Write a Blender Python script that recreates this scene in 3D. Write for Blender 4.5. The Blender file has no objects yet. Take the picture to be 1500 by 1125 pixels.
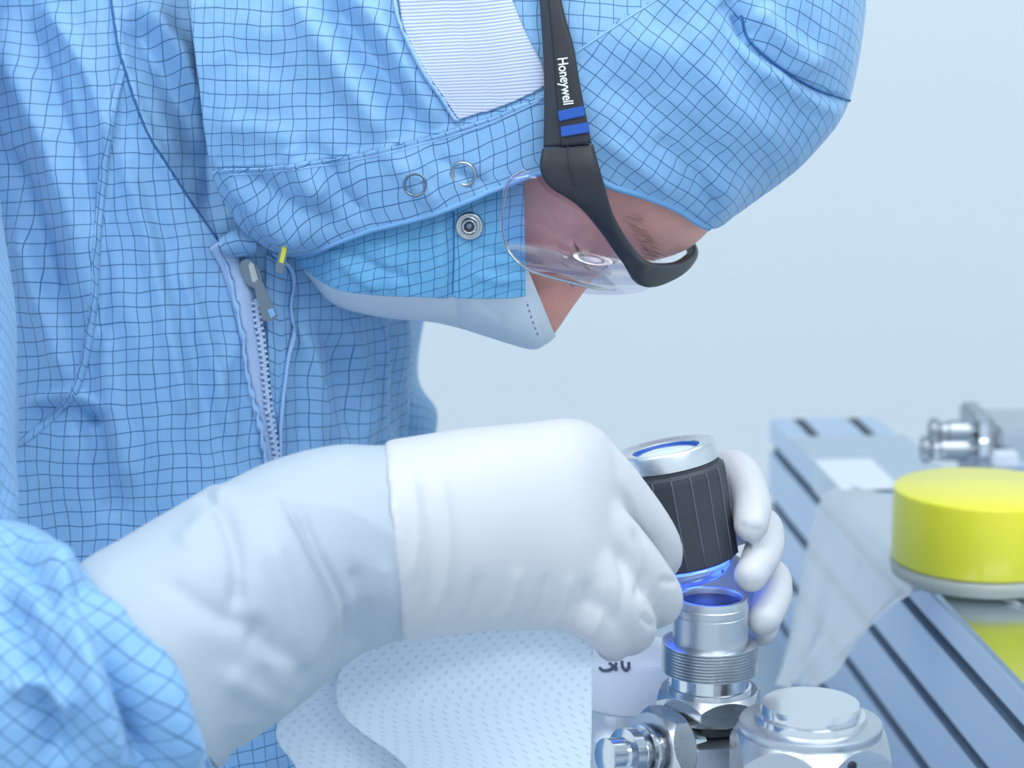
import bpy, bmesh, math, random
import numpy as np
from mathutils import Vector, Matrix
from mathutils.bvhtree import BVHTree

# ------------------------------------------------------------------ camera, world, lights
sc = bpy.context.scene
COL = sc.collection
PITCH = math.radians(11.5)
FPX = 3200.0
CAM = np.array([0.0, 0.0, 1.45])
RV = np.array([1.0, 0, 0])
FV = np.array([0, math.cos(PITCH), -math.sin(PITCH)])
UV_ = np.array([0, math.sin(PITCH), math.cos(PITCH)])

cd = bpy.data.cameras.new('camera')
cam = bpy.data.objects.new('camera', cd); COL.objects.link(cam)
cam.location = CAM
cam.rotation_euler = (math.radians(90) - PITCH, 0, 0)
cd.sensor_width = 36; cd.lens = FPX / 1500 * 36
cd.clip_start = 0.05
cd.dof.use_dof = True; cd.dof.focus_distance = 1.0; cd.dof.aperture_fstop = 9.0
sc.camera = cam

w = bpy.data.worlds.new('world'); sc.world = w; w.use_nodes = True
w.node_tree.nodes['Background'].inputs[0].default_value = (0.71, 0.86, 1.0, 1)
w.node_tree.nodes['Background'].inputs[1].default_value = 0.90

def area(name, loc, rot, sx, sy, power, col):
    l = bpy.data.lights.new(name, 'AREA'); l.shape = 'RECTANGLE'; l.size = sx; l.size_y = sy
    l.energy = power; l.color = col
    o = bpy.data.objects.new(name, l); COL.objects.link(o); o.location = loc; o.rotation_euler = rot
    return o
area('ceiling_lamp_light', (0.7, 0.9, 2.55), (0, 0, 0), 1.2, 0.6, 7.5, (0.93, 0.96, 1.0))
area('ceiling_lamp_light', (-0.7, 0.1, 2.55), (0, 0, 0), 1.2, 0.6, 8, (0.93, 0.96, 1.0))
area('ceiling_lamp_light', (0.7, -0.5, 2.55), (0, 0, 0), 1.2, 0.6, 8, (0.93, 0.96, 1.0))

sc.view_settings.view_transform = 'Standard'
sc.view_settings.look = 'None'
sc.view_settings.exposure = 0.12
sc.view_settings.gamma = 1.0
sc.view_settings.use_curve_mapping = False

# ------------------------------------------------------------------ helpers
def P(px, py, d):
    px = np.asarray(px, float); py = np.asarray(py, float); d = np.asarray(d, float)
    return (CAM + d[..., None] * FV + ((px - 750) / FPX * d)[..., None] * RV
            + ((562.5 - py) / FPX * d)[..., None] * UV_)
def PP(a): a = np.asarray(a, float); return P(a[..., 0], a[..., 1], a[..., 2])
def proj(X):
    Q = np.asarray(X, float) - CAM
    d = Q @ FV
    return 750 + (Q @ RV) / d * FPX, 562.5 - (Q @ UV_) / d * FPX, d

def spline(pts, n, closed=False):
    """Catmull-Rom resample, uniform in control index."""
    p = np.asarray(pts, float); m = len(p)
    if closed:
        t = np.linspace(0, m, n, endpoint=False); i = np.floor(t).astype(int); f = (t - i)[:, None]
        g = lambda k: p[(i + k) % m]
    else:
        t = np.linspace(0, m - 1, n); i = np.minimum(np.floor(t).astype(int), m - 2); f = (t - i)[:, None]
        q = np.vstack([2 * p[0] - p[1], p, 2 * p[-1] - p[-2]])
        g = lambda k: q[i + k + 1]
    a, b, c, d = g(-1), g(0), g(1), g(2)
    return 0.5 * ((2 * b) + (-a + c) * f + (2 * a - 5 * b + 4 * c - d) * f ** 2 + (-a + 3 * b - 3 * c + d) * f ** 3)
def arcspline(pts, n):
    q = spline(pts, max(200, n * 3)); s = np.r_[0, np.cumsum(np.linalg.norm(np.diff(q, axis=0), axis=1))]
    return np.stack([np.interp(np.linspace(0, s[-1], n), s, q[:, k]) for k in range(q.shape[1])], 1)

rs = np.random.RandomState(4)
LAT = rs.rand(64, 64) * 2 - 1
def noise2(u, v, seed=0):
    u = u + seed * 7.31; v = v + seed * 3.77
    i = np.floor(u).astype(int); j = np.floor(v).astype(int); f = u - i; g = v - j
    f = f * f * f * (f * (f * 6 - 15) + 10); g = g * g * g * (g * (g * 6 - 15) + 10)
    L = lambda a, b: LAT[a % 64, b % 64]
    return (L(i, j) * (1 - f) + L(i + 1, j) * f) * (1 - g) + (L(i, j + 1) * (1 - f) + L(i + 1, j + 1) * f) * g

def polydist(x, y, poly):
    """distance, signed side and 0..1 position along a pixel polyline"""
    poly = np.asarray(poly, float); best = np.full(x.shape, 1e9); side = np.zeros(x.shape); pos = np.zeros(x.shape)
    seg = np.diff(poly, axis=0); L = np.linalg.norm(seg, axis=1); cum = np.r_[0, np.cumsum(L)]
    for k in range(len(seg)):
        dx, dy = x - poly[k, 0], y - poly[k, 1]
        t = np.clip((dx * seg[k, 0] + dy * seg[k, 1]) / (L[k] ** 2 + 1e-9), 0, 1)
        ex, ey = dx - t * seg[k, 0], dy - t * seg[k, 1]; dd = np.hypot(ex, ey)
        m = dd < best; best = np.where(m, dd, best)
        side = np.where(m, np.sign(seg[k, 0] * dy - seg[k, 1] * dx), side)
        pos = np.where(m, (cum[k] + t * L[k]) / cum[-1], pos)
    return best, side, pos

def grid_normals(G, closed_j=False):
    if closed_j:
        gj = np.roll(G, -1, 1) - np.roll(G, 1, 1)
    else:
        gj = np.gradient(G, axis=1)
    gi = np.gradient(G, axis=0)
    n = np.cross(gi, gj); n /= np.linalg.norm(n, axis=-1, keepdims=True) + 1e-12
    return n

def flip_needed(G, N, dt=None, closed_j=False):
    if closed_j:
        return (N * (G - G.mean(1, keepdims=True))).sum(-1).mean() < 0
    if dt is None: dt = (N * (CAM - G)).sum(-1)
    return dt.mean() < 0
def outward(G, closed_j=True):
    N = grid_normals(G, closed_j)
    return -N if flip_needed(G, N, None, True) else N
def fold(G, N, folds, closed_j=True):
    """push grid points along their normals: each fold = (pixel polyline, width px, amplitude mm)"""
    x, y, d = proj(G)
    V = CAM - G; V /= np.linalg.norm(V, axis=-1, keepdims=True)
    dt = (N * V).sum(-1); out = np.where(dt >= 0, 1.0, -1.0); wgt = np.clip((dt - 0.05) / 0.3, 0, 1)
    if flip_needed(G, N, dt, closed_j): N = -N; wgt = np.clip((-dt - 0.05) / 0.3, 0, 1)
    D = np.zeros(x.shape)
    for f in folds:
        poly, wd, am = f[0], f[1], f[2]
        q = spline(poly, 40) if len(poly) > 2 else np.asarray(poly, float)
        dd, side, pos = polydist(x, y, q)
        tp = np.clip(np.minimum(pos, 1 - pos) * 6 + (0.25 if len(f) < 4 else f[3]), 0, 1)
        D += am * 1e-3 * np.exp(-(dd / wd) ** 2) * tp
    return G + N * (D * wgt)[..., None]

def grid_uv(G, i0=None, j0=None):
    n, m, _ = G.shape
    si = np.zeros((n, m)); sj = np.zeros((n, m))
    si[1:] = np.cumsum(np.linalg.norm(np.diff(G, axis=0), axis=-1), 0)
    sj[:, 1:] = np.cumsum(np.linalg.norm(np.diff(G, axis=1), axis=-1), 1)
    if i0 is not None: si = si - si[i0:i0 + 1]
    if j0 is not None: sj = sj - sj[:, j0:j0 + 1]
    return si, sj

MATS = {}
def link(o, parent=None):
    COL.objects.link(o)
    if parent is not None:
        o.parent = parent
        o.matrix_parent_inverse = parent_world(parent).inverted()
    return o
def parent_world(p):
    m = Matrix.Translation(p.location) if p.rotation_euler[:] == (0, 0, 0) else Matrix.LocRotScale(p.location, p.rotation_euler, p.scale)
    if p.parent is not None: m = parent_world(p.parent) @ p.matrix_parent_inverse @ m
    return m
def obj(name, me, mat=None, parent=None, smooth=True):
    o = bpy.data.objects.new(name, me)
    if mat is not None and not me.materials: me.materials.append(MATS[mat] if isinstance(mat, str) else mat)
    if smooth is not None: me.polygons.foreach_set('use_smooth', [smooth] * len(me.polygons))
    return link(o, parent)
def tag(o, label, cat=None, group=None, kind=None):
    o['label'] = label
    if cat: o['category'] = cat
    if group: o['group'] = group
    if kind: o['kind'] = kind
    return o
def thing(name, label, cat, loc, group=None):
    o = bpy.data.objects.new(name, None); COL.objects.link(o); o.location = loc; o.empty_display_size = .05
    return tag(o, label, cat, group)
def struct(o): o['kind'] = 'structure'; return o

def grid_mesh(name, G, closed_j=False, closed_i=False, uv=None, caps=False, attrs=None):
    n, m, _ = G.shape
    ii = np.arange(n if closed_i else n - 1); jj = np.arange(m if closed_j else m - 1)
    I, J = np.meshgrid(ii, jj, indexing='ij'); I2 = (I + 1) % n; J2 = (J + 1) % m
    F = np.stack([I * m + J, I2 * m + J, I2 * m + J2, I * m + J2], -1).reshape(-1, 4)
    faces = F.tolist()
    if caps:
        faces.append([j for j in range(m)]); faces.append([(n - 1) * m + j for j in reversed(range(m))])
    me = bpy.data.meshes.new(name)
    me.from_pydata(G.reshape(-1, 3).tolist(), [], faces)
    if uv is not None:
        u, v = uv; wu = np.concatenate([u.reshape(-1, 1), v.reshape(-1, 1)], 1)
        lay = me.uv_layers.new(name='UVMap')
        li = np.zeros(len(me.loops), dtype=np.int32); me.loops.foreach_get('vertex_index', li)
        lay.data.foreach_set('uv', wu[li].astype(np.float32).ravel())
    if attrs:
        for k, a in attrs.items():
            at = me.attributes.new(k, 'FLOAT', 'POINT'); at.data.foreach_set('value', np.asarray(a, np.float32).ravel())
    me.update()
    return me
def grid_bvh(G, closed_j=False):
    n, m, _ = G.shape
    F = []
    for i in range(n - 1):
        for j in range(m if closed_j else m - 1):
            F.append((i * m + j, (i + 1) * m + j, (i + 1) * m + (j + 1) % m, i * m + (j + 1) % m))
    return BVHTree.FromPolygons([tuple(v) for v in G.reshape(-1, 3)], F)
def fix_normals(me):
    bm = bmesh.new(); bm.from_mesh(me); bmesh.ops.recalc_face_normals(bm, faces=bm.faces); bm.to_mesh(me); bm.free(); return me
def solid(o, t, off=-1):
    m = o.modifiers.new('thickness', 'SOLIDIFY'); m.thickness = t; m.offset = off; return o
def cast(bvh, px, py, lift=0.0, dflt=1.0):
    """drop pixel positions on a surface; lift along the surface normal"""
    px = np.asarray(px, float); py = np.asarray(py, float); out = np.zeros(px.shape + (3,)); nn = np.zeros(px.shape + (3,))
    last = dflt
    for k in np.ndindex(px.shape):
        dr = FV + (px[k] - 750) / FPX * RV + (562.5 - py[k]) / FPX * UV_
        h, n, i, dist = bvh.ray_cast(Vector(CAM), Vector(dr).normalized(), 4)
        if h is None:
            out[k] = CAM + dr * last; nn[k] = -FV
        else:
            if n.dot(Vector(dr)) > 0: n = -n
            out[k] = np.array(h); nn[k] = np.array(n); last = (np.array(h) - CAM) @ FV
    return out + nn * lift, nn

def tube_mesh(name, pts, rad, n=10, res=None, caps=True, flat=None):
    """tube along world points; rad scalar or per-point; rounded ends by radius"""
    p = np.asarray(pts, float); r = np.full(len(p), rad) if np.isscalar(rad) else np.asarray(rad, float)
    if res:
        q = spline(np.c_[p, r], res); p, r = q[:, :3], q[:, 3]
    T = np.gradient(p, axis=0); T /= np.linalg.norm(T, axis=1, keepdims=True) + 1e-12
    ref = np.array([0.13, 0.2, 0.97]); G = np.zeros((len(p), n, 3))
    N = np.cross(T[0], ref); N /= np.linalg.norm(N)
    for i in range(len(p)):
        N = N - T[i] * (N @ T[i]); N /= np.linalg.norm(N) + 1e-12; B = np.cross(T[i], N)
        a = np.linspace(0, 2 * math.pi, n, endpoint=False)
        G[i] = p[i] + r[i] * (np.cos(a)[:, None] * N + np.sin(a)[:, None] * B)
    return grid_mesh(name, G, closed_j=True, caps=caps)
def finger_pts(pts, rad, m=14):
    """control points + radii -> dense points with a rounded tip (and base)"""
    q = arcspline(np.c_[np.asarray(pts), np.asarray(rad)], m)
    p, r = q[:, :3], q[:, 3]
    t = p[-1] - p[-2]; t /= np.linalg.norm(t)
    P2, R2 = [], []
    for a in np.linspace(0, 88, 6)[1:]:
        a = math.radians(a); P2.append(p[-1] + t * r[-1] * math.sin(a)); R2.append(r[-1] * math.cos(a))
    return np.vstack([p, P2]), np.r_[r, R2]

def lathe(name, prof, n, c, axis, ref=None, start=0.0, closed=False):
    """profile (radius, height) turned about an axis through c"""
    ax = np.asarray(axis, float); ax /= np.linalg.norm(ax)
    r0 = (np.array([1.0, 0, 0]) if abs(ax[0]) < .9 else np.array([0, 0, 1.0])) if ref is None else np.asarray(ref, float)
    e1 = r0 - ax * (r0 @ ax); e1 /= np.linalg.norm(e1); e2 = np.cross(ax, e1)
    a = np.linspace(0, 2 * math.pi, n, endpoint=False) + start
    G = np.zeros((len(prof), n, 3))
    for i, (r, h) in enumerate(prof):
        G[i] = np.asarray(c) + ax * h + r * (np.cos(a)[:, None] * e1 + np.sin(a)[:, None] * e2)
    me = grid_mesh(name, G, closed_j=True, closed_i=closed, caps=not closed)
    return fix_normals(me)
def sharp(o, ang=35):
    me = o.data
    me.polygons.foreach_set('use_smooth', [True] * len(me.polygons))
    bm = bmesh.new(); bm.from_mesh(me)
    for e in bm.edges:
        if len(e.link_faces) == 2 and e.calc_face_angle(0) > math.radians(ang): e.smooth = False
    bm.to_mesh(me); bm.free(); return o
def box_mesh(name, c, ex, ey, ez, sx, sy, sz, bev=0.0):
    bm = bmesh.new(); bmesh.ops.create_cube(bm, size=1)
    M = Matrix((ex, ey, ez)).transposed().to_4x4(); M.translation = Vector(c)
    for v in bm.verts: v.co = M @ Vector((v.co.x * sx, v.co.y * sy, v.co.z * sz))
    if bev: bmesh.ops.bevel(bm, geom=list(bm.edges), offset=bev, segments=2, affect='EDGES')
    me = bpy.data.meshes.new(name); bm.to_mesh(me); bm.free(); return me
AX = (np.array([1., 0, 0]), np.array([0, 1., 0]), np.array([0, 0, 1.]))
def box(name, lo, hi, mat, parent=None, bev=0.0):
    lo, hi = np.array(lo, float), np.array(hi, float)
    return obj(name, box_mesh(name, (lo + hi) / 2, *AX, *(hi - lo), bev), mat, parent, smooth=False)
def hexnut(name, c, axis, rc, h, ref, chamf=0.0035, mat='steel', parent=None):
    """hexagonal nut with the two rounded chamfers cut by a cone"""
    ax = np.asarray(axis, float); ax /= np.linalg.norm(ax)
    e1 = np.asarray(ref, float) - ax * (np.asarray(ref, float) @ ax); e1 /= np.linalg.norm(e1); e2 = np.cross(ax, e1)
    ns = 12; V = []; ri = rc * math.cos(math.pi / 6)
    ang, rad = [], []
    for k in range(6):
        for s in range(ns):
            a0 = -math.pi / 6 + math.pi / 3 * s / ns
            ang.append(k * math.pi / 3 + math.pi / 6 + a0); rad.append(ri / math.cos(a0))
    ang, rad = np.array(ang), np.array(rad)
    cut = (rad - ri) / (rc - ri) * chamf
    rings = [(np.full_like(rad, ri * 0.55), np.full_like(rad, 0.0)), (np.full_like(rad, ri * 0.985), np.full_like(rad, 0.0)), (rad, cut + 0.0004), (rad, h - cut - 0.0004),
             (np.full_like(rad, ri * 0.985), np.full_like(rad, h)), (np.full_like(rad, ri * 0.55), np.full_like(rad, h))]
    G = np.stack([np.asarray(c) + ax * hh[:, None] + r[:, None] * (np.cos(ang)[:, None] * e1 + np.sin(ang)[:, None] * e2) for r, hh in rings])
    o = obj(name, fix_normals(grid_mesh(name, G, closed_j=True, caps=True)), mat, parent)
    return sharp(o, 12)

# ------------------------------------------------------------------ materials
def new_mat(name):
    m = bpy.data.materials.new(name); m.use_nodes = True; MATS[name] = m
    nt = m.node_tree; return m, nt, nt.nodes['Principled BSDF']
def node(nt, t, **kw):
    n = nt.nodes.new(t)
    for k, v in kw.items(): setattr(n, k, v)
    return n
def math_(nt, op, a, b=None, c=None):
    n = node(nt, 'ShaderNodeMath', operation=op)
    for i, x in enumerate((a, b, c)):
        if x is None: continue
        if hasattr(x, 'links'): nt.links.new(x, n.inputs[i])
        else: n.inputs[i].default_value = x
    return n.outputs[0]
def plain(name, col, rough=0.5, metal=0.0, spec=0.5, bump=None, var=None, sss=0.0, coat=0):
    m, nt, b = new_mat(name)
    b.inputs['Base Color'].default_value = (*col, 1); b.inputs['Roughness'].default_value = rough
    b.inputs['Metallic'].default_value = metal; b.inputs['Specular IOR Level'].default_value = spec
    if coat: b.inputs['Coat Weight'].default_value = coat
    if sss:
        b.inputs['Subsurface Weight'].default_value = sss; b.inputs['Subsurface Radius'].default_value = (.01, .004, .002); b.inputs['Subsurface Scale'].default_value = .4
    tc = node(nt, 'ShaderNodeTexCoord')
    if var:
        sc_, amt = var
        n = node(nt, 'ShaderNodeTexNoise'); n.inputs['Scale'].default_value = sc_; n.inputs['Detail'].default_value = 4
        nt.links.new(tc.outputs['Object'], n.inputs['Vector'])
        mx = node(nt, 'ShaderNodeMixRGB'); mx.inputs[1].default_value = (*[c * (1 - amt) for c in col], 1); mx.inputs[2].default_value = (*[min(1, c * (1 + amt)) for c in col], 1)
        nt.links.new(n.outputs['Fac'], mx.inputs[0]); nt.links.new(mx.outputs[0], b.inputs['Base Color'])
    if bump:
        sc_, st, ds = bump
        n = node(nt, 'ShaderNodeTexNoise'); n.inputs['Scale'].default_value = sc_; n.inputs['Detail'].default_value = 3
        nt.links.new(tc.outputs['Object'], n.inputs['Vector'])
        bp = node(nt, 'ShaderNodeBump'); bp.inputs['Strength'].default_value = st; bp.inputs['Distance'].default_value = ds
        nt.links.new(n.outputs['Fac'], bp.inputs['Height']); nt.links.new(bp.outputs[0], b.inputs['Normal'])
    return m

FAB = (0.245, 0.475, 0.76); FABL = (0.022, 0.10, 0.26)
def fabric(name, cell=0.0062, angle=0.0, col=FAB, line=FABL, lw=0.074, panels=(), cell2=None):
    m, nt, b = new_mat(name)
    uv = node(nt, 'ShaderNodeUVMap', uv_map='UVMap')
    rot = node(nt, 'ShaderNodeVectorRotate', rotation_type='Z_AXIS'); nt.links.new(uv.outputs[0], rot.inputs['Vector'])
    rot.inputs['Angle'].default_value = math.radians(angle)
    if panels:
        tot = math.radians(angle)
        for attr, deg in panels:
            at = node(nt, 'ShaderNodeAttribute', attribute_name=attr)
            st = math_(nt, 'GREATER_THAN', at.outputs['Fac'], 0.0)
            tot = math_(nt, 'ADD', math_(nt, 'MULTIPLY', st, math.radians(deg)), tot)
        nt.links.new(tot, rot.inputs['Angle'])
    # weave drift so the threads are not dead straight
    nz = node(nt, 'ShaderNodeTexNoise'); nz.inputs['Scale'].default_value = 22; nz.inputs['Detail'].default_value = 2
    nt.links.new(uv.outputs[0], nz.inputs['Vector'])
    sub = node(nt, 'ShaderNodeVectorMath', operation='SUBTRACT'); nt.links.new(nz.outputs['Color'], sub.inputs[0]); sub.inputs[1].default_value = (.5, .5, .5)
    scl = node(nt, 'ShaderNodeVectorMath', operation='SCALE'); nt.links.new(sub.outputs[0], scl.inputs[0]); scl.inputs['Scale'].default_value = 0.010
    add = node(nt, 'ShaderNodeVectorMath', operation='ADD'); nt.links.new(rot.outputs[0], add.inputs[0]); nt.links.new(scl.outputs[0], add.inputs[1])
    sep = node(nt, 'ShaderNodeSeparateXYZ'); nt.links.new(add.outputs[0], sep.inputs[0])
    ls = []
    for k, cc in ((0, cell), (1, cell2 or cell)):
        f = math_(nt, 'FRACT', math_(nt, 'DIVIDE', sep.outputs[k], cc))
        dd = math_(nt, 'ABSOLUTE', math_(nt, 'SUBTRACT', f, 0.5))
        ls.append(math_(nt, 'LESS_THAN', dd, lw * 0.5 if k else lw * 0.42))
    ln = math_(nt, 'MAXIMUM', ls[0], ls[1])
    mx = node(nt, 'ShaderNodeMixRGB'); nt.links.new(math_(nt, 'MULTIPLY', ln, 0.86), mx.inputs[0])
    mx.inputs[1].default_value = (*col, 1); mx.inputs[2].default_value = (*line, 1)
    nt.links.new(mx.outputs[0], b.inputs['Base Color'])
    b.inputs['Roughness'].default_value = 0.5; b.inputs['Sheen Weight'].default_value = 0.25
    b.inputs['Sheen Tint'].default_value = (.8, .9, 1, 1); b.inputs['Specular IOR Level'].default_value = 0.35
    n2 = node(nt, 'ShaderNodeTexNoise'); n2.inputs['Scale'].default_value = 75; n2.inputs['Detail'].default_value = 4
    mp = node(nt, 'ShaderNodeMapping'); mp.inputs['Scale'].default_value = (1.0, 0.45, 1); nt.links.new(uv.outputs[0], mp.inputs['Vector'])
    nt.links.new(mp.outputs[0], n2.inputs['Vector'])
    bp = node(nt, 'ShaderNodeBump'); bp.inputs['Strength'].default_value = 0.5; bp.inputs['Distance'].default_value = 0.0035
    nt.links.new(n2.outputs['Fac'], bp.inputs['Height']); nt.links.new(bp.outputs[0], b.inputs['Normal'])
    return m

fabric('fabric_torso', 0.0066, 3)
fabric('fabric_hood', 0.0068, 2, panels=(('sd_crown', 36), ('sd_back', -24)))
fabric('fabric_band', 0.0068, 0)
fabric('fabric_flap', 0.0060, 0, col=(0.165, 0.46, 0.74), cell2=0.0050)
fabric('fabric_sleeve', 0.0066, 28)
plain('seam_blue', (0.20, 0.43, 0.74), .55)
plain('seam_pale', (0.27, 0.50, 0.79), .55)
plain('seam_dark', (0.03, 0.14, 0.38), .6)
plain('piping', (0.33, 0.55, 0.86), .5)
plain('glove', (0.62, 0.63, 0.655), .48, spec=.35, bump=(90, .12, .002), sss=0.0)
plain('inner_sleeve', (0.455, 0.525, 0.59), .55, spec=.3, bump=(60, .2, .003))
plain('mask_white', (0.82, 0.89, 0.95), .7, bump=(140, .15, .002))
plain('stitch', (0.16, 0.26, 0.42), .7)
plain('skin', (0.86, 0.43, 0.36), .5, spec=.35, bump=(330, .25, .0012), var=(70, .16), sss=.15)
plain('hair', (0.22, 0.11, 0.08), .6)
plain('black_rubber', (0.018, 0.021, 0.03), .42, bump=(900, .08, .0006))
plain('black_gloss', (0.03, 0.034, 0.05), .3)
plain('stripe_blue', (0.012, 0.09, 0.42), .35)
plain('print_white', (0.85, 0.88, 0.92), .5)
plain('loupe_black', (0.040, 0.047, 0.060), .55, bump=(1200, .35, .0006))
plain('loupe_line', (0.13, 0.15, 0.18), .55)
plain('yellow', (0.93, 0.86, 0.03), .36, spec=.55, coat=.4)
plain('white_tape', (0.82, 0.87, 0.93), .6)
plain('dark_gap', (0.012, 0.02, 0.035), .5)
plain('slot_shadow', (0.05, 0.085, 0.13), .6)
plain('bench', (0.42, 0.52, 0.62), .45)
plain('wall', (0.87, 0.92, 0.93), .7, bump=(30, .03, .002))
plain('floor', (0.55, 0.60, 0.66), .35)
plain('boot', (0.6, 0.7, 0.8), .5)
plain('zip_metal', (0.20, 0.25, 0.31), .2, 1.0)
plain('zip_tape', (0.42, 0.56, 0.80), .8, bump=(900, .5, .001))
plain('zip_teeth', (0.50, 0.63, 0.84), .45)
plain('snap_metal', (0.50, 0.53, 0.55), .25, 1.0)
plain('tag_yellow', (0.62, 0.62, 0.06), .5)
plain('eye_glass', (0.74, 0.82, 0.93), .08, spec=.8, coat=.6)
plain('marker', (0.10, 0.13, 0.18), .7)

def metal(name, col, rough, aniso_scale=None, dirn=(1, 1, 1), amt=.25):
    m, nt, b = new_mat(name)
    b.inputs['Metallic'].default_value = 1; b.inputs['Base Color'].default_value = (*col, 1); b.inputs['Roughness'].default_value = rough
    if aniso_scale:
        tc = node(nt, 'ShaderNodeTexCoord'); mp = node(nt, 'ShaderNodeMapping'); mp.inputs['Scale'].default_value = dirn
        nt.links.new(tc.outputs['Object'], mp.inputs['Vector'])
        n = node(nt, 'ShaderNodeTexNoise'); n.inputs['Scale'].default_value = aniso_scale; n.inputs['Detail'].default_value = 5
        nt.links.new(mp.outputs[0], n.inputs['Vector'])
        r = math_(nt, 'MULTIPLY_ADD', n.outputs['Fac'], amt, rough - amt * .4); nt.links.new(r, b.inputs['Roughness'])
        bp = node(nt, 'ShaderNodeBump'); bp.inputs['Strength'].default_value = .05; bp.inputs['Distance'].default_value = .0003
        nt.links.new(n.outputs['Fac'], bp.inputs['Height']); nt.links.new(bp.outputs[0], b.inputs['Normal'])
    return m
metal('steel', (0.66, 0.69, 0.73), .27, 400, (.3, .3, 3), .10)
metal('steel_polished', (0.80, 0.82, 0.85), .15)
metal('steel_dark', (0.46, 0.49, 0.53), .34, 300, (2, 2, .4), .12)
metal('steel_brushed', (0.62, 0.66, 0.70), .34, 600, (1, 1, .15))
metal('aluminium', (0.66, 0.76, 0.90), .48, 300, (3, .1, 3), .15)
metal('plate_steel', (0.60, 0.68, 0.77), .17, 200, (2, .2, 2), .1)
metal('silver_ring', (0.86, 0.88, 0.90), .28, 900, (.2, .2, 4))

def mesh_patch_mat():
    m, nt, b = new_mat('ear_mesh')
    uv = node(nt, 'ShaderNodeUVMap', uv_map='UVMap'); sep = node(nt, 'ShaderNodeSeparateXYZ'); nt.links.new(uv.outputs[0], sep.inputs[0])
    f = math_(nt, 'FRACT', math_(nt, 'DIVIDE', sep.outputs[0], 0.00165)); l = math_(nt, 'LESS_THAN', f, 0.42)
    mx = node(nt, 'ShaderNodeMixRGB'); nt.links.new(l, mx.inputs[0]); mx.inputs[1].default_value = (.66, .72, .88, 1); mx.inputs[2].default_value = (.36, .43, .66, 1)
    nt.links.new(mx.outputs[0], b.inputs['Base Color']); b.inputs['Roughness'].default_value = .6
    bp = node(nt, 'ShaderNodeBump'); bp.inputs['Strength'].default_value = .4; bp.inputs['Distance'].default_value = .0006; bp.invert = True
    nt.links.new(l, bp.inputs['Height']); nt.links.new(bp.outputs[0], b.inputs['Normal'])
mesh_patch_mat()
def clear_mat(name, tint, gloss=.06, rough=.03, film=0.0, filmcol=(.90, .94, 1.0), frk=1.0):
    m = bpy.data.materials.new(name); m.use_nodes = True; MATS[name] = m; nt = m.node_tree; nt.nodes.remove(nt.nodes['Principled BSDF'])
    out = nt.nodes['Material Output']
    tr = node(nt, 'ShaderNodeBsdfTransparent'); tr.inputs[0].default_value = (*tint, 1)
    gl = node(nt, 'ShaderNodeBsdfGlossy'); gl.inputs['Roughness'].default_value = rough
    base = tr.outputs[0]
    if film:
        df = node(nt, 'ShaderNodeBsdfDiffuse'); df.inputs[0].default_value = (*filmcol, 1)
        tl = node(nt, 'ShaderNodeBsdfTranslucent'); tl.inputs[0].default_value = (*filmcol, 1)
        m1 = node(nt, 'ShaderNodeMixShader'); m1.inputs[0].default_value = .45
        nt.links.new(df.outputs[0], m1.inputs[1]); nt.links.new(tl.outputs[0], m1.inputs[2])
        m2 = node(nt, 'ShaderNodeMixShader'); m2.inputs[0].default_value = film
        nt.links.new(base, m2.inputs[1]); nt.links.new(m1.outputs[0], m2.inputs[2]); base = m2.outputs[0]
    fr = node(nt, 'ShaderNodeFresnel'); fr.inputs[0].default_value = 1.5
    mx = node(nt, 'ShaderNodeMixShader'); nt.links.new(math_(nt, 'MULTIPLY_ADD', fr.outputs[0], frk, gloss - .04), mx.inputs[0])
    nt.links.new(base, mx.inputs[1]); nt.links.new(gl.outputs[0], mx.inputs[2]); nt.links.new(mx.outputs[0], out.inputs[0])
clear_mat('lens_clear', (0.90, 0.86, 0.97), .09, .06, frk=.45)
clear_mat('lens_rim', (0.62, 0.70, 0.86), .14, .08)
clear_mat('loupe_glass', (0.80, 0.88, 1.0), .25, .02)
clear_mat('bag_film', (0.95, 0.97, 1.0), .05, .25, film=.74, frk=.5)
clear_mat('bag_clear', (0.97, 1.0, 0.95), .05, .2, film=.8, filmcol=(.93, .97, .88))
def emit(name, col, s):
    m = bpy.data.materials.new(name); m.use_nodes = True; MATS[name] = m; nt = m.node_tree; nt.nodes.remove(nt.nodes['Principled BSDF'])
    e = node(nt, 'ShaderNodeEmission'); e.inputs[0].default_value = (*col, 1); e.inputs[1].default_value = s
    nt.links.new(e.outputs[0], nt.nodes['Material Output'].inputs[0])
emit('led_blue', (0.05, 0.12, 1.0), 6.0)
emit('lamp_panel', (0.9, 0.95, 1.0), 3.0)
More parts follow.
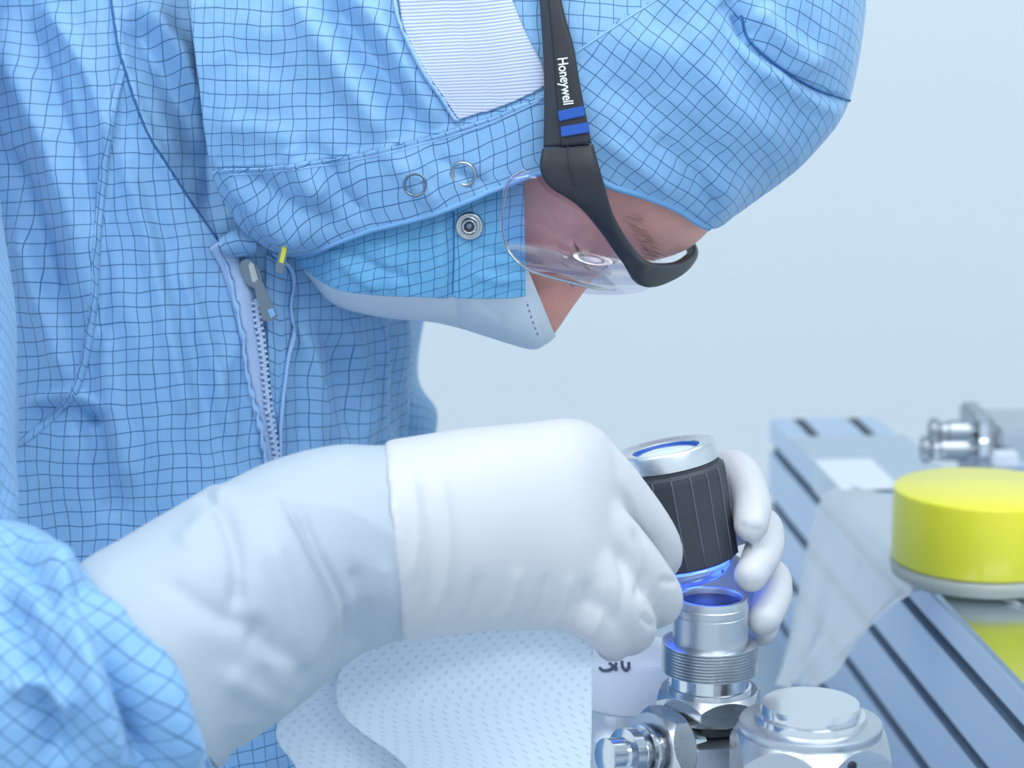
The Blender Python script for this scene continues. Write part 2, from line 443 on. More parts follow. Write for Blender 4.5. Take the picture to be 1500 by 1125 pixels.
def wipe_mat():
    m, nt, b = new_mat('wipe')
    b.inputs['Roughness'].default_value = .85
    uv = node(nt, 'ShaderNodeUVMap', uv_map='UVMap'); mp = node(nt, 'ShaderNodeVectorMath', operation='SCALE'); mp.inputs['Scale'].default_value = 1 / 0.0040
    nt.links.new(uv.outputs[0], mp.inputs[0])
    rt = node(nt, 'ShaderNodeVectorRotate', rotation_type='Z_AXIS'); rt.inputs['Angle'].default_value = .6; nt.links.new(mp.outputs[0], rt.inputs['Vector'])
    sep = node(nt, 'ShaderNodeSeparateXYZ'); nt.links.new(rt.outputs[0], sep.inputs[0])
    q = [math_(nt, 'POWER', math_(nt, 'SUBTRACT', math_(nt, 'FRACT', sep.outputs[k]), .5), 2) for k in (0, 1)]
    r = math_(nt, 'SQRT', math_(nt, 'ADD', q[0], q[1]))
    dot = node(nt, 'ShaderNodeMapRange', interpolation_type='SMOOTHSTEP'); nt.links.new(r, dot.inputs[0]); dot.inputs[1].default_value = .10; dot.inputs[2].default_value = .26
    mx = node(nt, 'ShaderNodeMixRGB'); nt.links.new(dot.outputs[0], mx.inputs[0]); mx.inputs[1].default_value = (.70, .79, .90, 1); mx.inputs[2].default_value = (.74, .83, .94, 1)
    nt.links.new(mx.outputs[0], b.inputs['Base Color'])
    bp = node(nt, 'ShaderNodeBump'); bp.inputs['Strength'].default_value = .5; bp.inputs['Distance'].default_value = .0008
    nt.links.new(dot.outputs[0], bp.inputs['Height']); nt.links.new(bp.outputs[0], b.inputs['Normal'])
wipe_mat()

# ------------------------------------------------------------------ the room
struct(box('floor', (-2.2, -2.0, -.05), (2.6, 2.45, 0), 'floor'))
struct(box('wall_back', (-2.2, 2.4, 0), (2.6, 2.5, 2.75), 'wall'))
struct(box('wall_right', (2.5, -2.0, 0), (2.6, 2.4, 2.75), 'wall'))
struct(box('ceiling', (-2.2, -2.0, 2.7), (2.6, 2.4, 2.75), 'wall'))
for k, (x, y) in enumerate(((0.7, 0.9), (-0.7, 0.1), (0.7, -0.5))):
    t = thing('ceiling_light', ['flat white ceiling light panel above the bench', 'flat white ceiling light panel above the person', 'flat white ceiling light panel beside the right wall'][k], 'ceiling light', (x, y, 2.7))
    box('housing', (x - .64, y - .34, 2.66), (x + .64, y + .34, 2.7), 'white_tape', t, .004)
    box('diffuser', (x - .6, y - .3, 2.654), (x + .6, y + .3, 2.66), 'lamp_panel', t)

# ------------------------------------------------------------------ aluminium rail, plate
dirv = RV * ((475 - 750) / FPX) + UV_ * ((562.5 + 89) / FPX) + FV
dirv[2] = 0; dirv /= np.linalg.norm(dirv)                       # along the rail, away from the camera
side = np.cross(dirv, AX[2]); side /= np.linalg.norm(side)       # to the right
TL = P(1128, 613, 1.8)                                           # far top left corner
RAIL_TOP = TL[2]; BENCH = RAIL_TOP - 0.18
def railpt(s, x, z): return TL - dirv * s + side * x + AX[2] * z
LEN = 1.25
def rail_prism(name, poly, s0, s1, mat, parent):
    G = np.array([[railpt(s, x, z) for x, z in poly] for s in (s0, s1)])
    return obj(name, fix_normals(grid_mesh(name, G, closed_j=True, caps=True)), mat, parent, smooth=False)
rail = thing('aluminium_rail', 'grey slotted aluminium profile rail standing on the bench', 'rail', railpt(LEN / 2, .045, -.18))
# outline of the extrusion with T-slots, walked clockwise (x, z)
def slot(c, axis_dir, face, w=0.005, dep=0.012): pass
pl = []
sl = [-0.0225 - 0.045 * k for k in range(4)]
sw = 0.0046; dp = 0.013; ww = 0.009
def notch(p, t, n):                # p on the face, t walk direction, n inward
    p, t, n = map(np.array, (p, t, n))
    return [p - t * sw, p - t * sw + n * .0045, p - t * ww + n * .0045, p - t * ww + n * dp, p + t * ww + n * dp, p + t * ww + n * .0045, p + t * sw + n * .0045, p + t * sw]
pl += [np.array((0.002, 0.0))]
for x in (.0225, .0675): pl += notch((x, 0), (1, 0), (0, -1))
pl += [np.array((.088, 0)), np.array((.09, -.002))]
for z in sl: pl += notch((.09, z), (0, -1), (-1, 0))
pl += [np.array((.09, -.18)), np.array((0, -.18))]
for z in reversed(sl): pl += notch((0, z), (0, 1), (1, 0))
pl += [np.array((0, -.002))]
rail_prism('profile', [tuple(p) for p in pl], 0, LEN, 'aluminium', rail)
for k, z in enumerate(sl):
    rail_prism('slot_shade', [(.0040, z - .0046), (.0040, z + .0046), (.0125, z + .0046), (.0125, z - .0046)], .002, LEN, 'slot_shadow', rail)  # dark filler, shade inside the side slots put in as colour
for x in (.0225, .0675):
    rail_prism('slot_shade', [(x - .0046, -.0006), (x + .0046, -.0006), (x + .0046, -.0125), (x - .0046, -.0125)], .001, LEN, 'dark_gap', rail)  # near-black filler painted as the shade in the open top slots
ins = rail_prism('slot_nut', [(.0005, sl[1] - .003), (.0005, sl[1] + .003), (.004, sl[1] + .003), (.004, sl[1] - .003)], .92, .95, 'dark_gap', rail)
plate = rail_prism('cover_plate', [(.0, .0), (.0, .004), (.09, .004), (.09, .0)], .085, LEN, 'plate_steel', rail)

# white tape over the rail corner
tp = np.array([[railpt(s, x, z) for x, z in ((-.0014, -.018), (-.0014, .0056), (.016, .0056), (.042, .0056))] for s in np.linspace(.17, .26, 5)])
tag(solid(obj('tape_piece', grid_mesh('tape_piece', tp), 'white_tape', smooth=False), .0006), 'white tape stuck over the far corner of the aluminium rail', 'tape')

# ------------------------------------------------------------------ bench
bn = thing('workbench', 'blue-grey workbench under the rail and steel fittings', 'workbench', (0.9, 1.3, 0))
box('bench_top', (-0.03, .62, BENCH - .035), (1.9, 1.84, BENCH), 'bench', bn, .004)
for x in (.03, 1.84):
    for y in (.68, 1.78): box('leg', (x - .025, y - .025, 0), (x + .025, y + .025, BENCH - .035), 'aluminium', bn, .003)

# ------------------------------------------------------------------ yellow cap on its bag, translucent bag over the rail
capc = P(1434, 845, 1.335)
capz = RAIL_TOP + 0.017
capc = np.array([capc[0], capc[1], capz])
R_ = 0.0535
cap = obj('yellow_cap', lathe('yellow_cap', [(.2 * R_, .0), (R_ * .985, .0), (R_, .0012), (R_, .0425), (R_ * .995, .0437), (R_ * .98, .0442), (.2 * R_, .0442)], 96, capc, AX[2]), 'yellow')
sharp(cap, 50)
tag(cap, 'round bright yellow plastic protective cap lying on the bagged disc', 'cap')
bd = thing('bagged_flange', 'clear bagged flat disc underneath the yellow cap', 'bagged part', (capc[0], capc[1], RAIL_TOP + .004))
dm = lathe('film_disc', [(.01, 0.0002), (.047, .0002), (.0535, .004), (.0545, .0110), (.050, .0128), (.01, .0128)], 64, (capc[0], capc[1], RAIL_TOP + .004), AX[2])
obj('film_disc', dm, 'bag_clear', bd)

def bag():
    # rows run over the rail edge: far right on the plate -> edge -> hanging lower corner
    n, m = 44, 60
    top = spline([(1330, 742), (1290, 722), (1250, 711), (1222, 716), (1205, 738), (1190, 790), (1176, 860), (1158, 935), (1140, 1002)], m)
    bot = spline([(1500, 889), (1440, 873), (1375, 857), (1352, 868), (1330, 888), (1300, 918), (1268, 950), (1232, 984), (1200, 1004)], m)
    G = np.zeros((n, m, 3))
    zt = RAIL_TOP + .0052
    for j in range(m):
        for i in range(n):
            t = i / (n - 1); x, y = top[j] * (1 - t) + bot[j] * t
            dr = FV + (x - 750) / FPX * RV + (562.5 - y) / FPX * UV_
            ptop = CAM + dr * ((zt - CAM[2]) / dr[2])                     # on the plate
            nrm = side * math.cos(.75) - AX[2] * math.sin(.75); o = railpt(0, -.007, 0); pside = CAM + dr * (((o - CAM) @ nrm) / (dr @ nrm))   # in front of the rail side
            q = (ptop - TL) @ side
            f = 1 / (1 + math.exp(-(q + .004) / .006))
            G[i, j] = ptop * f + pside * (1 - f)
    N = grid_normals(G)
    u, v = np.meshgrid(np.linspace(0, 1, n), np.linspace(0, 1, m), indexing='ij')
    amp = .0035 * np.clip((v - .25) * 4, 0, 1)
    G += N * (amp * (np.sin(u * 15 + v * 3) * .5 + noise2(u * 5, v * 4, 3)))[..., None]
    G -= side * np.clip(amp, 0, 1)[..., None] * 1.2
    o = obj('plastic_bag', grid_mesh('plastic_bag', G), 'bag_film')
    return o
tag(bag(), 'translucent plastic bag draped over the edge of the aluminium rail', 'plastic bag')

# ------------------------------------------------------------------ blurred clamp and steel box at the back
def zpx(py, d): return P(0, py, d)[2]
DB = 1.66
bx = thing('steel_box', 'brushed steel box at the far end beside the rail', 'box', (P(1520, 700, DB)[0], P(0, 700, DB)[1], BENCH))
cx = P(1545, 640, DB)
box('body', (cx[0] - .052, cx[1] - .04, BENCH), (cx[0] + .06, cx[1] + .04, zpx(613, DB)), 'steel_brushed', bx, .003)
box('lid_lip', (cx[0] - .054, cx[1] - .043, zpx(668, DB)), (cx[0] + .062, cx[1] + .043, zpx(660, DB)), 'aluminium', bx, .001)
cl = thing('wing_clamp', 'shiny clamp with two knurled thumb screws fixed to the steel box', 'clamp', P(1430, 650, DB - .03))
br = P(1436, 645, DB - .04)
box('bracket', (br[0] - .006, br[1] - .012, br[2] - .04), (br[0] + .008, br[1] + .05, br[2] + .019), 'steel_dark', cl, .002)
for (x0, x1, yy, kx) in ((1362, 1428, 632, 1415), (1350, 1428, 658, 1400)):
    a = P(x0, yy, DB - .045); b = P(1440, yy, DB - .045); L = b[0] - a[0]
    obj('screw_shaft', lathe('screw_shaft', [(.0022, 0), (.0022, L)], 12, a, AX[0]), 'steel_polished', cl)
    kl = (x1 - x0) / FPX * DB
    o = obj('thumb_screw', lathe('thumb_screw', [(.001, 0), (.0095, .0), (.0105, .004), (.007, .0085), (.007, .012), (.0085, .0135), (.0085, kl * .82), (.004, kl * .86), (.004, kl)], 24, a, AX[0]), 'steel_dark', cl); sharp(o)
    o = obj('hex_collar', lathe('hex_collar', [(.002, 0), (.011, 0), (.011, .006), (.002, .006)], 6, P(1432, yy - 4, DB - .052), AX[0]), 'steel_polished', cl, smooth=False)
wg = obj('cable_clip', box_mesh('cable_clip', P(1470, 672, DB - .05), *AX, .02, .012, .012, .002), 'white_tape', None, smooth=False)
tag(wg, 'small white clip beside the steel box behind the yellow cap', 'clip')

# ------------------------------------------------------------------ valve assembly
vc = P(1038, 1060, 1.0); vx, vy = vc[0], vc[1]
def zc(py): return P(1038, py, 1.0)[2]
S = 1 / 3200.0
va = thing('valve_fitting', 'steel valve body with threaded tube and hexagonal nut under the magnifier', 'valve', (vx, vy, BENCH))
z_nut0, z_nut1 = zc(1043), zc(1003)
refv = np.array([math.sin(math.radians(-13)), -math.cos(math.radians(-13)), 0])
hexnut('hex_nut', (vx, vy, z_nut0), AX[2], 82 * S, z_nut1 - z_nut0, refv, .0035, 'steel', va)
r = 61 * S
zt0, zt1, zt2 = z_nut1, zc(976), zc(929)
o = obj('collar', lathe('collar', [(r * .5, zt0), (r, zt0), (r, zt0 + .0015), (r * .96, zt0 + .002), (r * .96, zt1 + .001), (r * .5, zt1 + .001)], 72, (vx, vy, 0), AX[2]), 'steel_polished', va); sharp(o)
prof = [(54 * S, zt1)]; nth = 10; pit = (zt2 - zt1) / nth
for k in range(nth):
    z = zt1 + k * pit
    prof += [(66 * S, z + pit * .05), (70 * S, z + pit * .4), (70 * S, z + pit * .6), (66 * S, z + pit * .95)]
prof += [(55.5 * S, zt2 + .0004)]
o = obj('thread', lathe('thread', prof, 96, (vx, vy, 0), AX[2]), 'steel', va); sharp(o)
zr = zc(862)
o = obj('tube', lathe('tube', [(50 * S, zt1 + .002), (54.5 * S, zt1 + .002), (54.5 * S, zc(887)), (53.2 * S, zc(886)), (53.2 * S, zc(884)), (54.5 * S, zc(883)), (54.5 * S, zc(874)), (53 * S, zc(873)), (52.6 * S, zr - .0008), (51.8 * S, zr), (46 * S, zr), (45 * S, zr - .001), (45 * S, zt1 + .002)], 96, (vx, vy, 0), AX[2], closed=True), 'steel_brushed', va); sharp(o)
obj('bore_shade', lathe('bore_shade', [(.002, zr - .008), (45.2 * S, zr - .008), (45.2 * S, zr - .0028), (.002, zr - .0028)], 48, (vx, vy, 0), AX[2]), 'dark_gap', va)  # added dark disc, stands in for the shade inside the open tube
o = obj('gasket', lathe('gasket', [(.01, zc(1062)), (58 * S, zc(1062)), (62 * S, zc(1057)), (62 * S, zc(1050)), (58 * S, z_nut0 + .0005), (.01, z_nut0 + .0005)], 64, (vx, vy, 0), AX[2]), 'black_rubber', va)
# octagonal block, axis pointing at the camera
zb = zc(1062); bw = .030; ch = .014; hb = .075
oct_ = [(-bw + ch, 0), (bw - ch, 0), (bw, -ch), (bw, -hb + ch), (bw - ch, -hb), (-bw + ch, -hb), (-bw, -hb + ch), (-bw, -ch)]
rz = math.radians(8); ex = np.array([math.cos(rz), math.sin(rz), 0]); ey = np.array([-math.sin(rz), math.cos(rz), 0])
bvx = np.array([vx + .004, vy, zb])
G = np.array([[bvx + ex * x * sc2 + ey * yy + AX[2] * (z * sc2 if sc2 < 1 else z) for x, z in oct_] for yy, sc2 in ((-.030, .94), (-.0265, 1), (.0265, 1), (.030, .94))])
o = obj('body_block', fix_normals(grid_mesh('body_block', G, closed_j=True, caps=True)), 'steel_dark', va, smooth=False)
o = obj('pedestal', lathe('pedestal', [(.01, BENCH), (.034, BENCH), (.034, BENCH + .008), (.022, BENCH + .010), (.022, zb - hb + .001), (.01, zb - hb + .001)], 48, (vx + .004, vy, 0), AX[2]), 'steel', va); sharp(o)
# angled side port
pa = P(990, 1098, .985); pb = P(880, 1092, .962); ax = pb - pa; ax /= np.linalg.norm(ax)
ax = ax + np.array([0, -.05, -.10]); ax /= np.linalg.norm(ax)
hexnut('hex_nut', pa + ax * .002, ax, .0205, .0135, UV_ + .3 * FV, .003, 'steel', va)
o = obj('side_gland', lathe('side_gland', [(.004, -.008), (.013, -.008), (.013, .0155), (.0095, .0155), (.0095, .0180), (.0125, .0185), (.0125, .0215), (.0085, .0220), (.0085, .0245), (.0115, .025), (.0115, .030), (.0078, .031), (.0078, .040), (.003, .041)], 48, pa, ax), 'steel_polished', va); sharp(o)

# capped port in front
DF = .93; SF = DF / FPX
fx, fy = P(1187, 1060, DF)[:2]
def zf(py): return P(1187, py, DF)[2]
fp = thing('capped_port', 'steel port closed with a stepped round plug in front of the rail', 'port', (fx, fy, BENCH))
zn = zf(1050)
o = obj('plug', lathe('plug', [(.004, zn - .004), (82 * SF, zn - .004), (83 * SF, zn - .001), (80 * SF, zn + .002), (73 * SF, zn + .0022), (73 * SF, zn + .0045), (72 * SF, zn + .0055), (71.5 * SF, zn + .0058), (71.5 * SF, zf(1027) - .0008), (70.5 * SF, zf(1027)), (.004, zf(1027))], 96, (fx, fy, 0), AX[2]), 'steel_polished', fp); sharp(o)
o = obj('washer', lathe('washer', [(.01, zn - .006), (103 * SF, zn - .006), (105 * SF, zn - .004), (104 * SF, zn - .0018), (98 * SF, zn - .001), (.01, zn - .001)], 96, (fx, fy, 0), AX[2]), 'steel_brushed', fp); sharp(o)
hexnut('hex_nut', (fx, fy, zn - .046), AX[2], 125 * SF, .041, np.array([.06, -1, 0]), .009, 'steel', fp)
obj('vent_hole', lathe('vent_hole', [(.0003, 0), (.0022, 0), (.0022, .001), (.0003, .001)], 20, P(1247, 1122, DF - .032), np.array([.5, -.866, 0])), 'dark_gap', fp)
o = obj('pedestal', lathe('pedestal', [(.01, BENCH), (.034, BENCH), (.034, BENCH + .01), (.024, BENCH + .012), (.024, zn - .045), (.01, zn - .045)], 48, (fx, fy, 0), AX[2]), 'steel', fp); sharp(o)

# canister behind with hand-written marks
DC = 1.10; cc = P(925, 1000, DC); SCC = DC / FPX
cn = thing('canister', 'pale steel canister with handwritten marks behind the valve', 'canister', (cc[0], cc[1], BENCH))
zq = lambda py: P(925, py, DC)[2]
o = obj('upper_shell', lathe('upper_shell', [(.01, zq(1025)), (78 * SCC, zq(1025)), (80 * SCC, zq(1020)), (80 * SCC, zq(955)), (77 * SCC, zq(950)), (.01, zq(950))], 72, (cc[0], cc[1], 0), AX[2]), 'white_tape', cn); sharp(o); ush = o
o = obj('flange', lathe('flange', [(.01, BENCH), (104 * SCC, BENCH), (104 * SCC, zq(1062)), (100 * SCC, zq(1058)), (92 * SCC, zq(1040)), (84 * SCC, zq(1024)), (.01, zq(1024))], 72, (cc[0], cc[1], 0), AX[2]), 'steel_brushed', cn); sharp(o)
cbv = BVHTree.FromObject(o, bpy.context.evaluated_depsgraph_get()) if False else None
def on_canister(px, py):
    a = []
    for x, y in zip(px, py):
        dr = FV + (x - 750) / FPX * RV + (562.5 - y) / FPX * UV_
        q = CAM[:2] - cc[:2]; A = dr[:2] @ dr[:2]; B = q @ dr[:2]; C_ = q @ q - (80.3 * SCC) ** 2
        a.append(CAM + dr * ((-B - math.sqrt(max(B * B - A * C_, 0))) / A))
    return np.array(a)
for poly in ([(878, 978), (884, 982), (894, 981), (901, 975), (903, 971)], [(892, 971), (899, 976), (903, 982)], [(911, 968), (912, 977), (917, 982), (921, 977), (921, 970)]):
    q = spline(poly, 14); obj('marker_stroke', tube_mesh('marker_stroke', on_canister(q[:, 0], q[:, 1]), .0008, 6), 'marker', ush)

# ------------------------------------------------------------------ loupe
lean = math.radians(11)
la = np.array([-math.sin(lean), 0.055, math.cos(lean)]); la /= np.linalg.norm(la)
lt = P(975, 655, 1.0)
lo = thing('magnifier_loupe', 'black ribbed magnifying loupe with a silver ring in gloved hands', 'magnifier', lt - la * .058)
rr = 74 * S
o = obj('silver_ring', lathe('silver_ring', [(.0152, -.0025), (.0156, -.0006), (.0185, -.0002), (.0208, .0004), (.0224, .0004), (rr, -.0008), (rr, -.0078), (rr - .0006, -.0083), (.0152, -.0083)], 96, lt, la, closed=True), 'silver_ring', lo); sharp(o)
o = obj('eye_lens', lathe('eye_lens', [(.0003, -.0012), (.006, -.0014), (.011, -.0018), (.0152, -.0026), (.0152, -.006), (.0003, -.006)], 64, lt, la), 'eye_glass', lo)
o = obj('lens_rim', lathe('lens_rim', [(.0144, -.0021), (.0153, -.0012), (.0153, -.004), (.0144, -.004)], 64, lt, la, closed=True), 'stripe_blue', lo)
rbody = [(.0165, -.0083), (.0232, -.0083), (.0232, -.0098), (.0249, -.0112), (.0252, -.0135), (.0249, -.028), (.0247, -.0300), (.0244, -.044), (.0240, -.0535), (.0225, -.0545), (.0165, -.0545)]
o = obj('grip_body', lathe('grip_body', rbody, 18, lt, la, start=.12, closed=True), 'loupe_black', lo, smooth=False)
e1 = np.array([1., 0, 0]) - la * la[0]; e1 /= np.linalg.norm(e1); e2 = np.cross(la, e1)
for k in range(18):
    a = .12 + k * 2 * math.pi / 18
    pts = [lt + la * h + (r_ + .0001) * (math.cos(a) * e1 + math.sin(a) * e2) for r_, h in rbody[3:9]]
    obj('grip_rib', tube_mesh('grip_rib', pts, .00028, 6), 'loupe_line', lo)
o = obj('clear_skirt', lathe('clear_skirt', [(.0165, -.0545), (.0215, -.0545), (.0190, -.0605), (.0165, -.0625), (.0150, -.0625), (.0150, -.058)], 64, lt, la, closed=True), 'loupe_glass', lo)
obj('led_ring', lathe('led_ring', [(.0160, -.0550), (.0200, -.0550), (.0196, -.0566), (.0160, -.0566)], 48, lt, la, closed=True), 'led_blue', lo)
ll = bpy.data.lights.new('loupe_led_light', 'POINT'); ll.energy = .012; ll.color = (.08, .2, 1); ll.shadow_soft_size = .008
lob = bpy.data.objects.new('loupe_led_light', ll); lob.location = lt - la * .0605 + np.array([0.004, -.006, 0])
link(lob, lo)

# ------------------------------------------------------------------ PERSON
feet = np.array([P(200, 1125, 1.19)[0], P(200, 1125, 1.19)[1], 0.0])
person = thing('person', 'person in a blue checked cleanroom coverall bending over the magnifier with white gloves', 'person', feet)
HC = 1.085                                                       # middle plane of the head
# --- torso
tor = [(-330, 150, 420, 1.20, .06), (-260, 20, 480, 1.20, .10), (-150, -130, 540, 1.195, .125), (0, -200, 570, 1.185, .135), (200, -235, 597, 1.18, .14),
       (400, -240, 610, 1.18, .14), (500, -240, 613, 1.18, .14), (620, -240, 606, 1.18, .14), (760, -235, 598, 1.18, .138), (950, -225, 585, 1.18, .135), (1150, -215, 575, 1.18, .135), (1400, -215, 575, 1.18, .135), (1650, -220, 570, 1.18, .14), (1800, -190, 540, 1.18, .12)]
T = spline(tor, 420); m = 420
ang = np.linspace(0, 2 * math.pi, m, endpoint=False) + math.pi / 2
cs, sn = np.cos(ang), np.sin(ang)
sx = np.sign(cs) * np.abs(cs); sy = np.sign(sn) * np.abs(sn)
cxp = (T[:, 1] + T[:, 2]) / 2; hw = (T[:, 2] - T[:, 1]) / 2
PX = cxp[:, None] + hw[:, None] * sx[None]; PY = np.repeat(T[:, :1], m, 1); PD = T[:, 3:4] + T[:, 4:5] * sy[None]
PY = PY + 40 * np.sin((PX - 200) / 260) * 0
G = P(PX, PY, PD)
u, v = grid_uv(G, 150, m // 2)
N = outward(G)
tf = [  # ridges (+) and valleys (-), traced along the garment's pleats
    ([(165, 0), (185, 90), (215, 190), (290, 315), (335, 370)], 9, 2.5), ([(185, 20), (240, 110), (275, 170), (300, 260)], 22, -7), ([(215, 10), (275, 90), (300, 160)], 16, 5),
    ([(180, 95), (165, 180), (150, 260), (140, 360), (133, 480), (100, 590), (70, 620)], 7, 2.0), ([(195, 100), (175, 200), (160, 270), (152, 380), (146, 490), (112, 600)], 10, -1.6),
    ([(0, 60), (60, 200), (110, 330), (135, 480)], 22, 5), ([(30, 20), (100, 200), (140, 330)], 16, -3), ([(0, 210), (50, 330), (80, 450)], 18, -5), ([(20, 330), (60, 450), (95, 560)], 14, 4),
    ([(60, 0), (130, 110), (165, 220)], 14, 3),
    ([(175, 220), (215, 330), (250, 500), (290, 640)], 14, 3), ([(200, 250), (260, 420), (290, 560), (330, 680)], 16, -2.5), ([(255, 380), (310, 520), (350, 660)], 12, 2.4),
    ([(150, 480), (165, 600), (195, 720)], 16, 3), ([(120, 600), (150, 690), (170, 760)], 22, -5), ([(40, 610), (90, 600), (140, 615)], 16, -4), ([(40, 590), (100, 580), (150, 600)], 10, 3),
    ([(440, 480), (470, 560), (500, 650)], 9, 2.2), ([(465, 470), (500, 540), (520, 640)], 9, -2.5), ([(500, 470), (540, 560), (545, 650)], 9, 2.2), ([(560, 470), (565, 560), (560, 640)], 7, 2.6), ([(580, 475), (590, 560), (580, 640)], 8, -3),
    ([(420, 420), (440, 540), (450, 660)], 9, -2), ([(340, 380), (360, 500), (385, 680)], 8, 1.5),
    ([(310, 330), (320, 200), (300, 60)], 20, -8),
]
G = fold(G, N, [(a, b, c * 1.4) for a, b, c in tf])
nz = noise2(u / .07, v / .03, 2) * 2.2 + noise2(u / .03, v / .012, 5) * .7 - np.abs(noise2(u / .09 + v / .05, v / .03 - u / .12, 9)) * 3.5 - np.abs(noise2(u / .05 - v / .04, v / .02 + u / .1, 11)) * 1.6
G = G + N * (nz * 1e-3)[..., None]
tors = obj('coverall', fix_normals(grid_mesh('coverall', G, closed_j=True, uv=(v, u), caps=True)), 'fabric_torso', person)
front = PD < T[:, 3:4] + .02
TB = grid_bvh(G, True)

def ribbon(name, bvh, poly, width, lift, mat, parent, res=60, thick=.0006, wave=0):
    """flat strip draped along a pixel line on a surface; width in px"""
    q = arcspline(poly, res); t = np.gradient(q, axis=0); t /= np.linalg.norm(t, axis=1, keepdims=True); nrm = np.stack([-t[:, 1], t[:, 0]], 1)
    wd = np.full(res, width) if np.isscalar(width) else np.interp(np.linspace(0, 1, res), np.linspace(0, 1, len(width)), width)
    E = np.stack([q + nrm * wd[:, None] * k for k in (-.5, -.2, .2, .5)], 1)
    X, nn = cast(bvh, E[..., 0], E[..., 1], lift)
    X[:, 1:3] += nn[:, 1:3] * lift * .6
    uu, vv = grid_uv(X)
    return solid(obj(name, grid_mesh(name, X, uv=(vv, uu)), mat, parent), thick, 0)
def coons(top, right, bottom, left, n, m):
    """top/bottom left-to-right, left/right top-to-bottom"""
    t, b = arcspline(top, m), arcspline(bottom, m); l, r_ = arcspline(left, n), arcspline(right, n)
    s = np.linspace(0, 1, n)[:, None, None]; x = np.linspace(0, 1, m)[None, :, None]
    return (1 - s) * t[None] + s * b[None] + (1 - x) * l[:, None] + x * r_[:, None] - ((1 - s) * (1 - x) * t[0] + (1 - s) * x * t[-1] + s * (1 - x) * b[0] + s * x * b[-1])
ribbon('shoulder_seam', TB, [(160, -20), (172, 60), (181, 95), (212, 185), (250, 250), (290, 312), (318, 350)], 1.8, .0004, 'seam_dark', person)
ribbon('raglan_seam', TB, [(181, 95), (166, 160), (152, 250), (142, 350), (134, 470), (110, 570), (60, 625), (28, 650)], 11, .0002, 'fabric_band', person)
ribbon('zipper_tape', TB, [(316, 356), (340, 392), (356, 440), (368, 500), (378, 570), (390, 640), (402, 690)], [26, 34, 30, 28, 26, 20, 18], .0012, 'zip_tape', person)
fl = coons([(388, 372), (412, 384)], [(412, 384), (424, 410), (424, 470), (415, 545), (406, 610), (405, 690)], [(399, 690), (405, 690)], [(388, 372), (388, 420), (390, 480), (392, 545), (395, 610), (399, 690)], 50, 10)
X, nn = cast(TB, fl[..., 0], fl[..., 1], .0016); uu, vv = grid_uv(X)
solid(obj('zipper_flap', grid_mesh('zipper_flap', X, uv=(vv, uu)), 'fabric_band', person), .0008, 0)
ribbon('flap_piping', TB, [(395, 372), (413, 384), (424, 410), (424, 470), (415, 545), (406, 610), (404, 690)], 3.5, .0026, 'piping', person)
ribbon('tape_piping', TB, [(318, 358), (340, 410), (353, 470), (362, 540), (376, 610), (388, 690)], 3.5, .0022, 'piping', person)
q = arcspline([(372, 440), (378, 500), (384, 560), (391, 620), (401, 685)], 60)
Xz, nn = cast(TB, q[:, 0], q[:, 1], .0035)
me = bpy.data.meshes.new('zipper_teeth'); bm = bmesh.new()
for k in range(60):
    tdir = Vector(Xz[min(k + 1, 59)] - Xz[max(k - 1, 0)]).normalized(); nv = Vector(nn[k]); sd = tdir.cross(nv).normalized()
    M = Matrix((sd, tdir, nv)).transposed().to_4x4(); M.translation = Vector(Xz[k]) + sd * (.0007 if k % 2 else -.0007)
    bmesh.ops.create_cube(bm, size=1, matrix=M @ Matrix.Diagonal((.0030, .0013, .0016, 1)))
bm.to_mesh(me); bm.free(); zt_ = obj('zipper_teeth', me, 'zip_teeth', person, smooth=False); zt_['kind'] = 'stuff'
# slider, pull
def slab(name, poly, d, th, mat, parent, bev=.0004, tilt=None):
    """an outline given in pixels at one distance, extruded to a real thickness"""
    p = P(np.array([a[0] for a in poly]), np.array([a[1] for a in poly]), np.array([a[2] if len(a) > 2 else d for a in poly]))
    bm = bmesh.new(); vs = [bm.verts.new(v) for v in p]; f = bm.faces.new(vs); bm.normal_update()
    if f.normal.dot(Vector(FV)) > 0: f.normal_flip()
    r_ = bmesh.ops.extrude_face_region(bm, geom=[f]); vv = [e for e in r_['geom'] if isinstance(e, bmesh.types.BMVert)]
    for x in vv: x.co += Vector(-FV * th)
    bmesh.ops.recalc_face_normals(bm, faces=bm.faces)
    if bev: bmesh.ops.bevel(bm, geom=list(bm.edges), offset=bev, segments=2, affect='EDGES', clamp_overlap=True)
    me = bpy.data.meshes.new(name); bm.to_mesh(me); bm.free(); return obj(name, me, mat, parent, smooth=False)
zd = (cast(TB, [372], [420])[0][0] - CAM) @ FV
zsl = slab('zipper_slider', [(352, 384), (366, 379), (380, 392), (386, 415), (378, 424), (362, 418), (354, 400)], zd - .003, .004, 'zip_metal', person, .0008)
slab('zipper_bridge', [(364, 386), (372, 384), (380, 414), (371, 416)], zd - .007, .003, 'snap_metal', zsl, .0008)
slab('zipper_pull', [(372, 410), (382, 407), (396, 436), (408, 464), (396, 471), (386, 470), (376, 436)], zd - .0075, .0018, 'zip_metal', zsl, .0005)
slab('pull_ring_slot', [(392, 454), (400, 451), (404, 461), (397, 466)], zd - .0096, .0004, 'seam_blue', zsl, 0)
pull = slab('collar_tag', [(414, 347), (426, 350), (415, 402), (403, 398)], zd - .030, .0018, 'zip_metal', person, .0005)
slab('tag_strip', [(416, 352), (423, 353), (415, 386), (409, 384)], zd - .0319, .0003, 'tag_yellow', pull, 0)

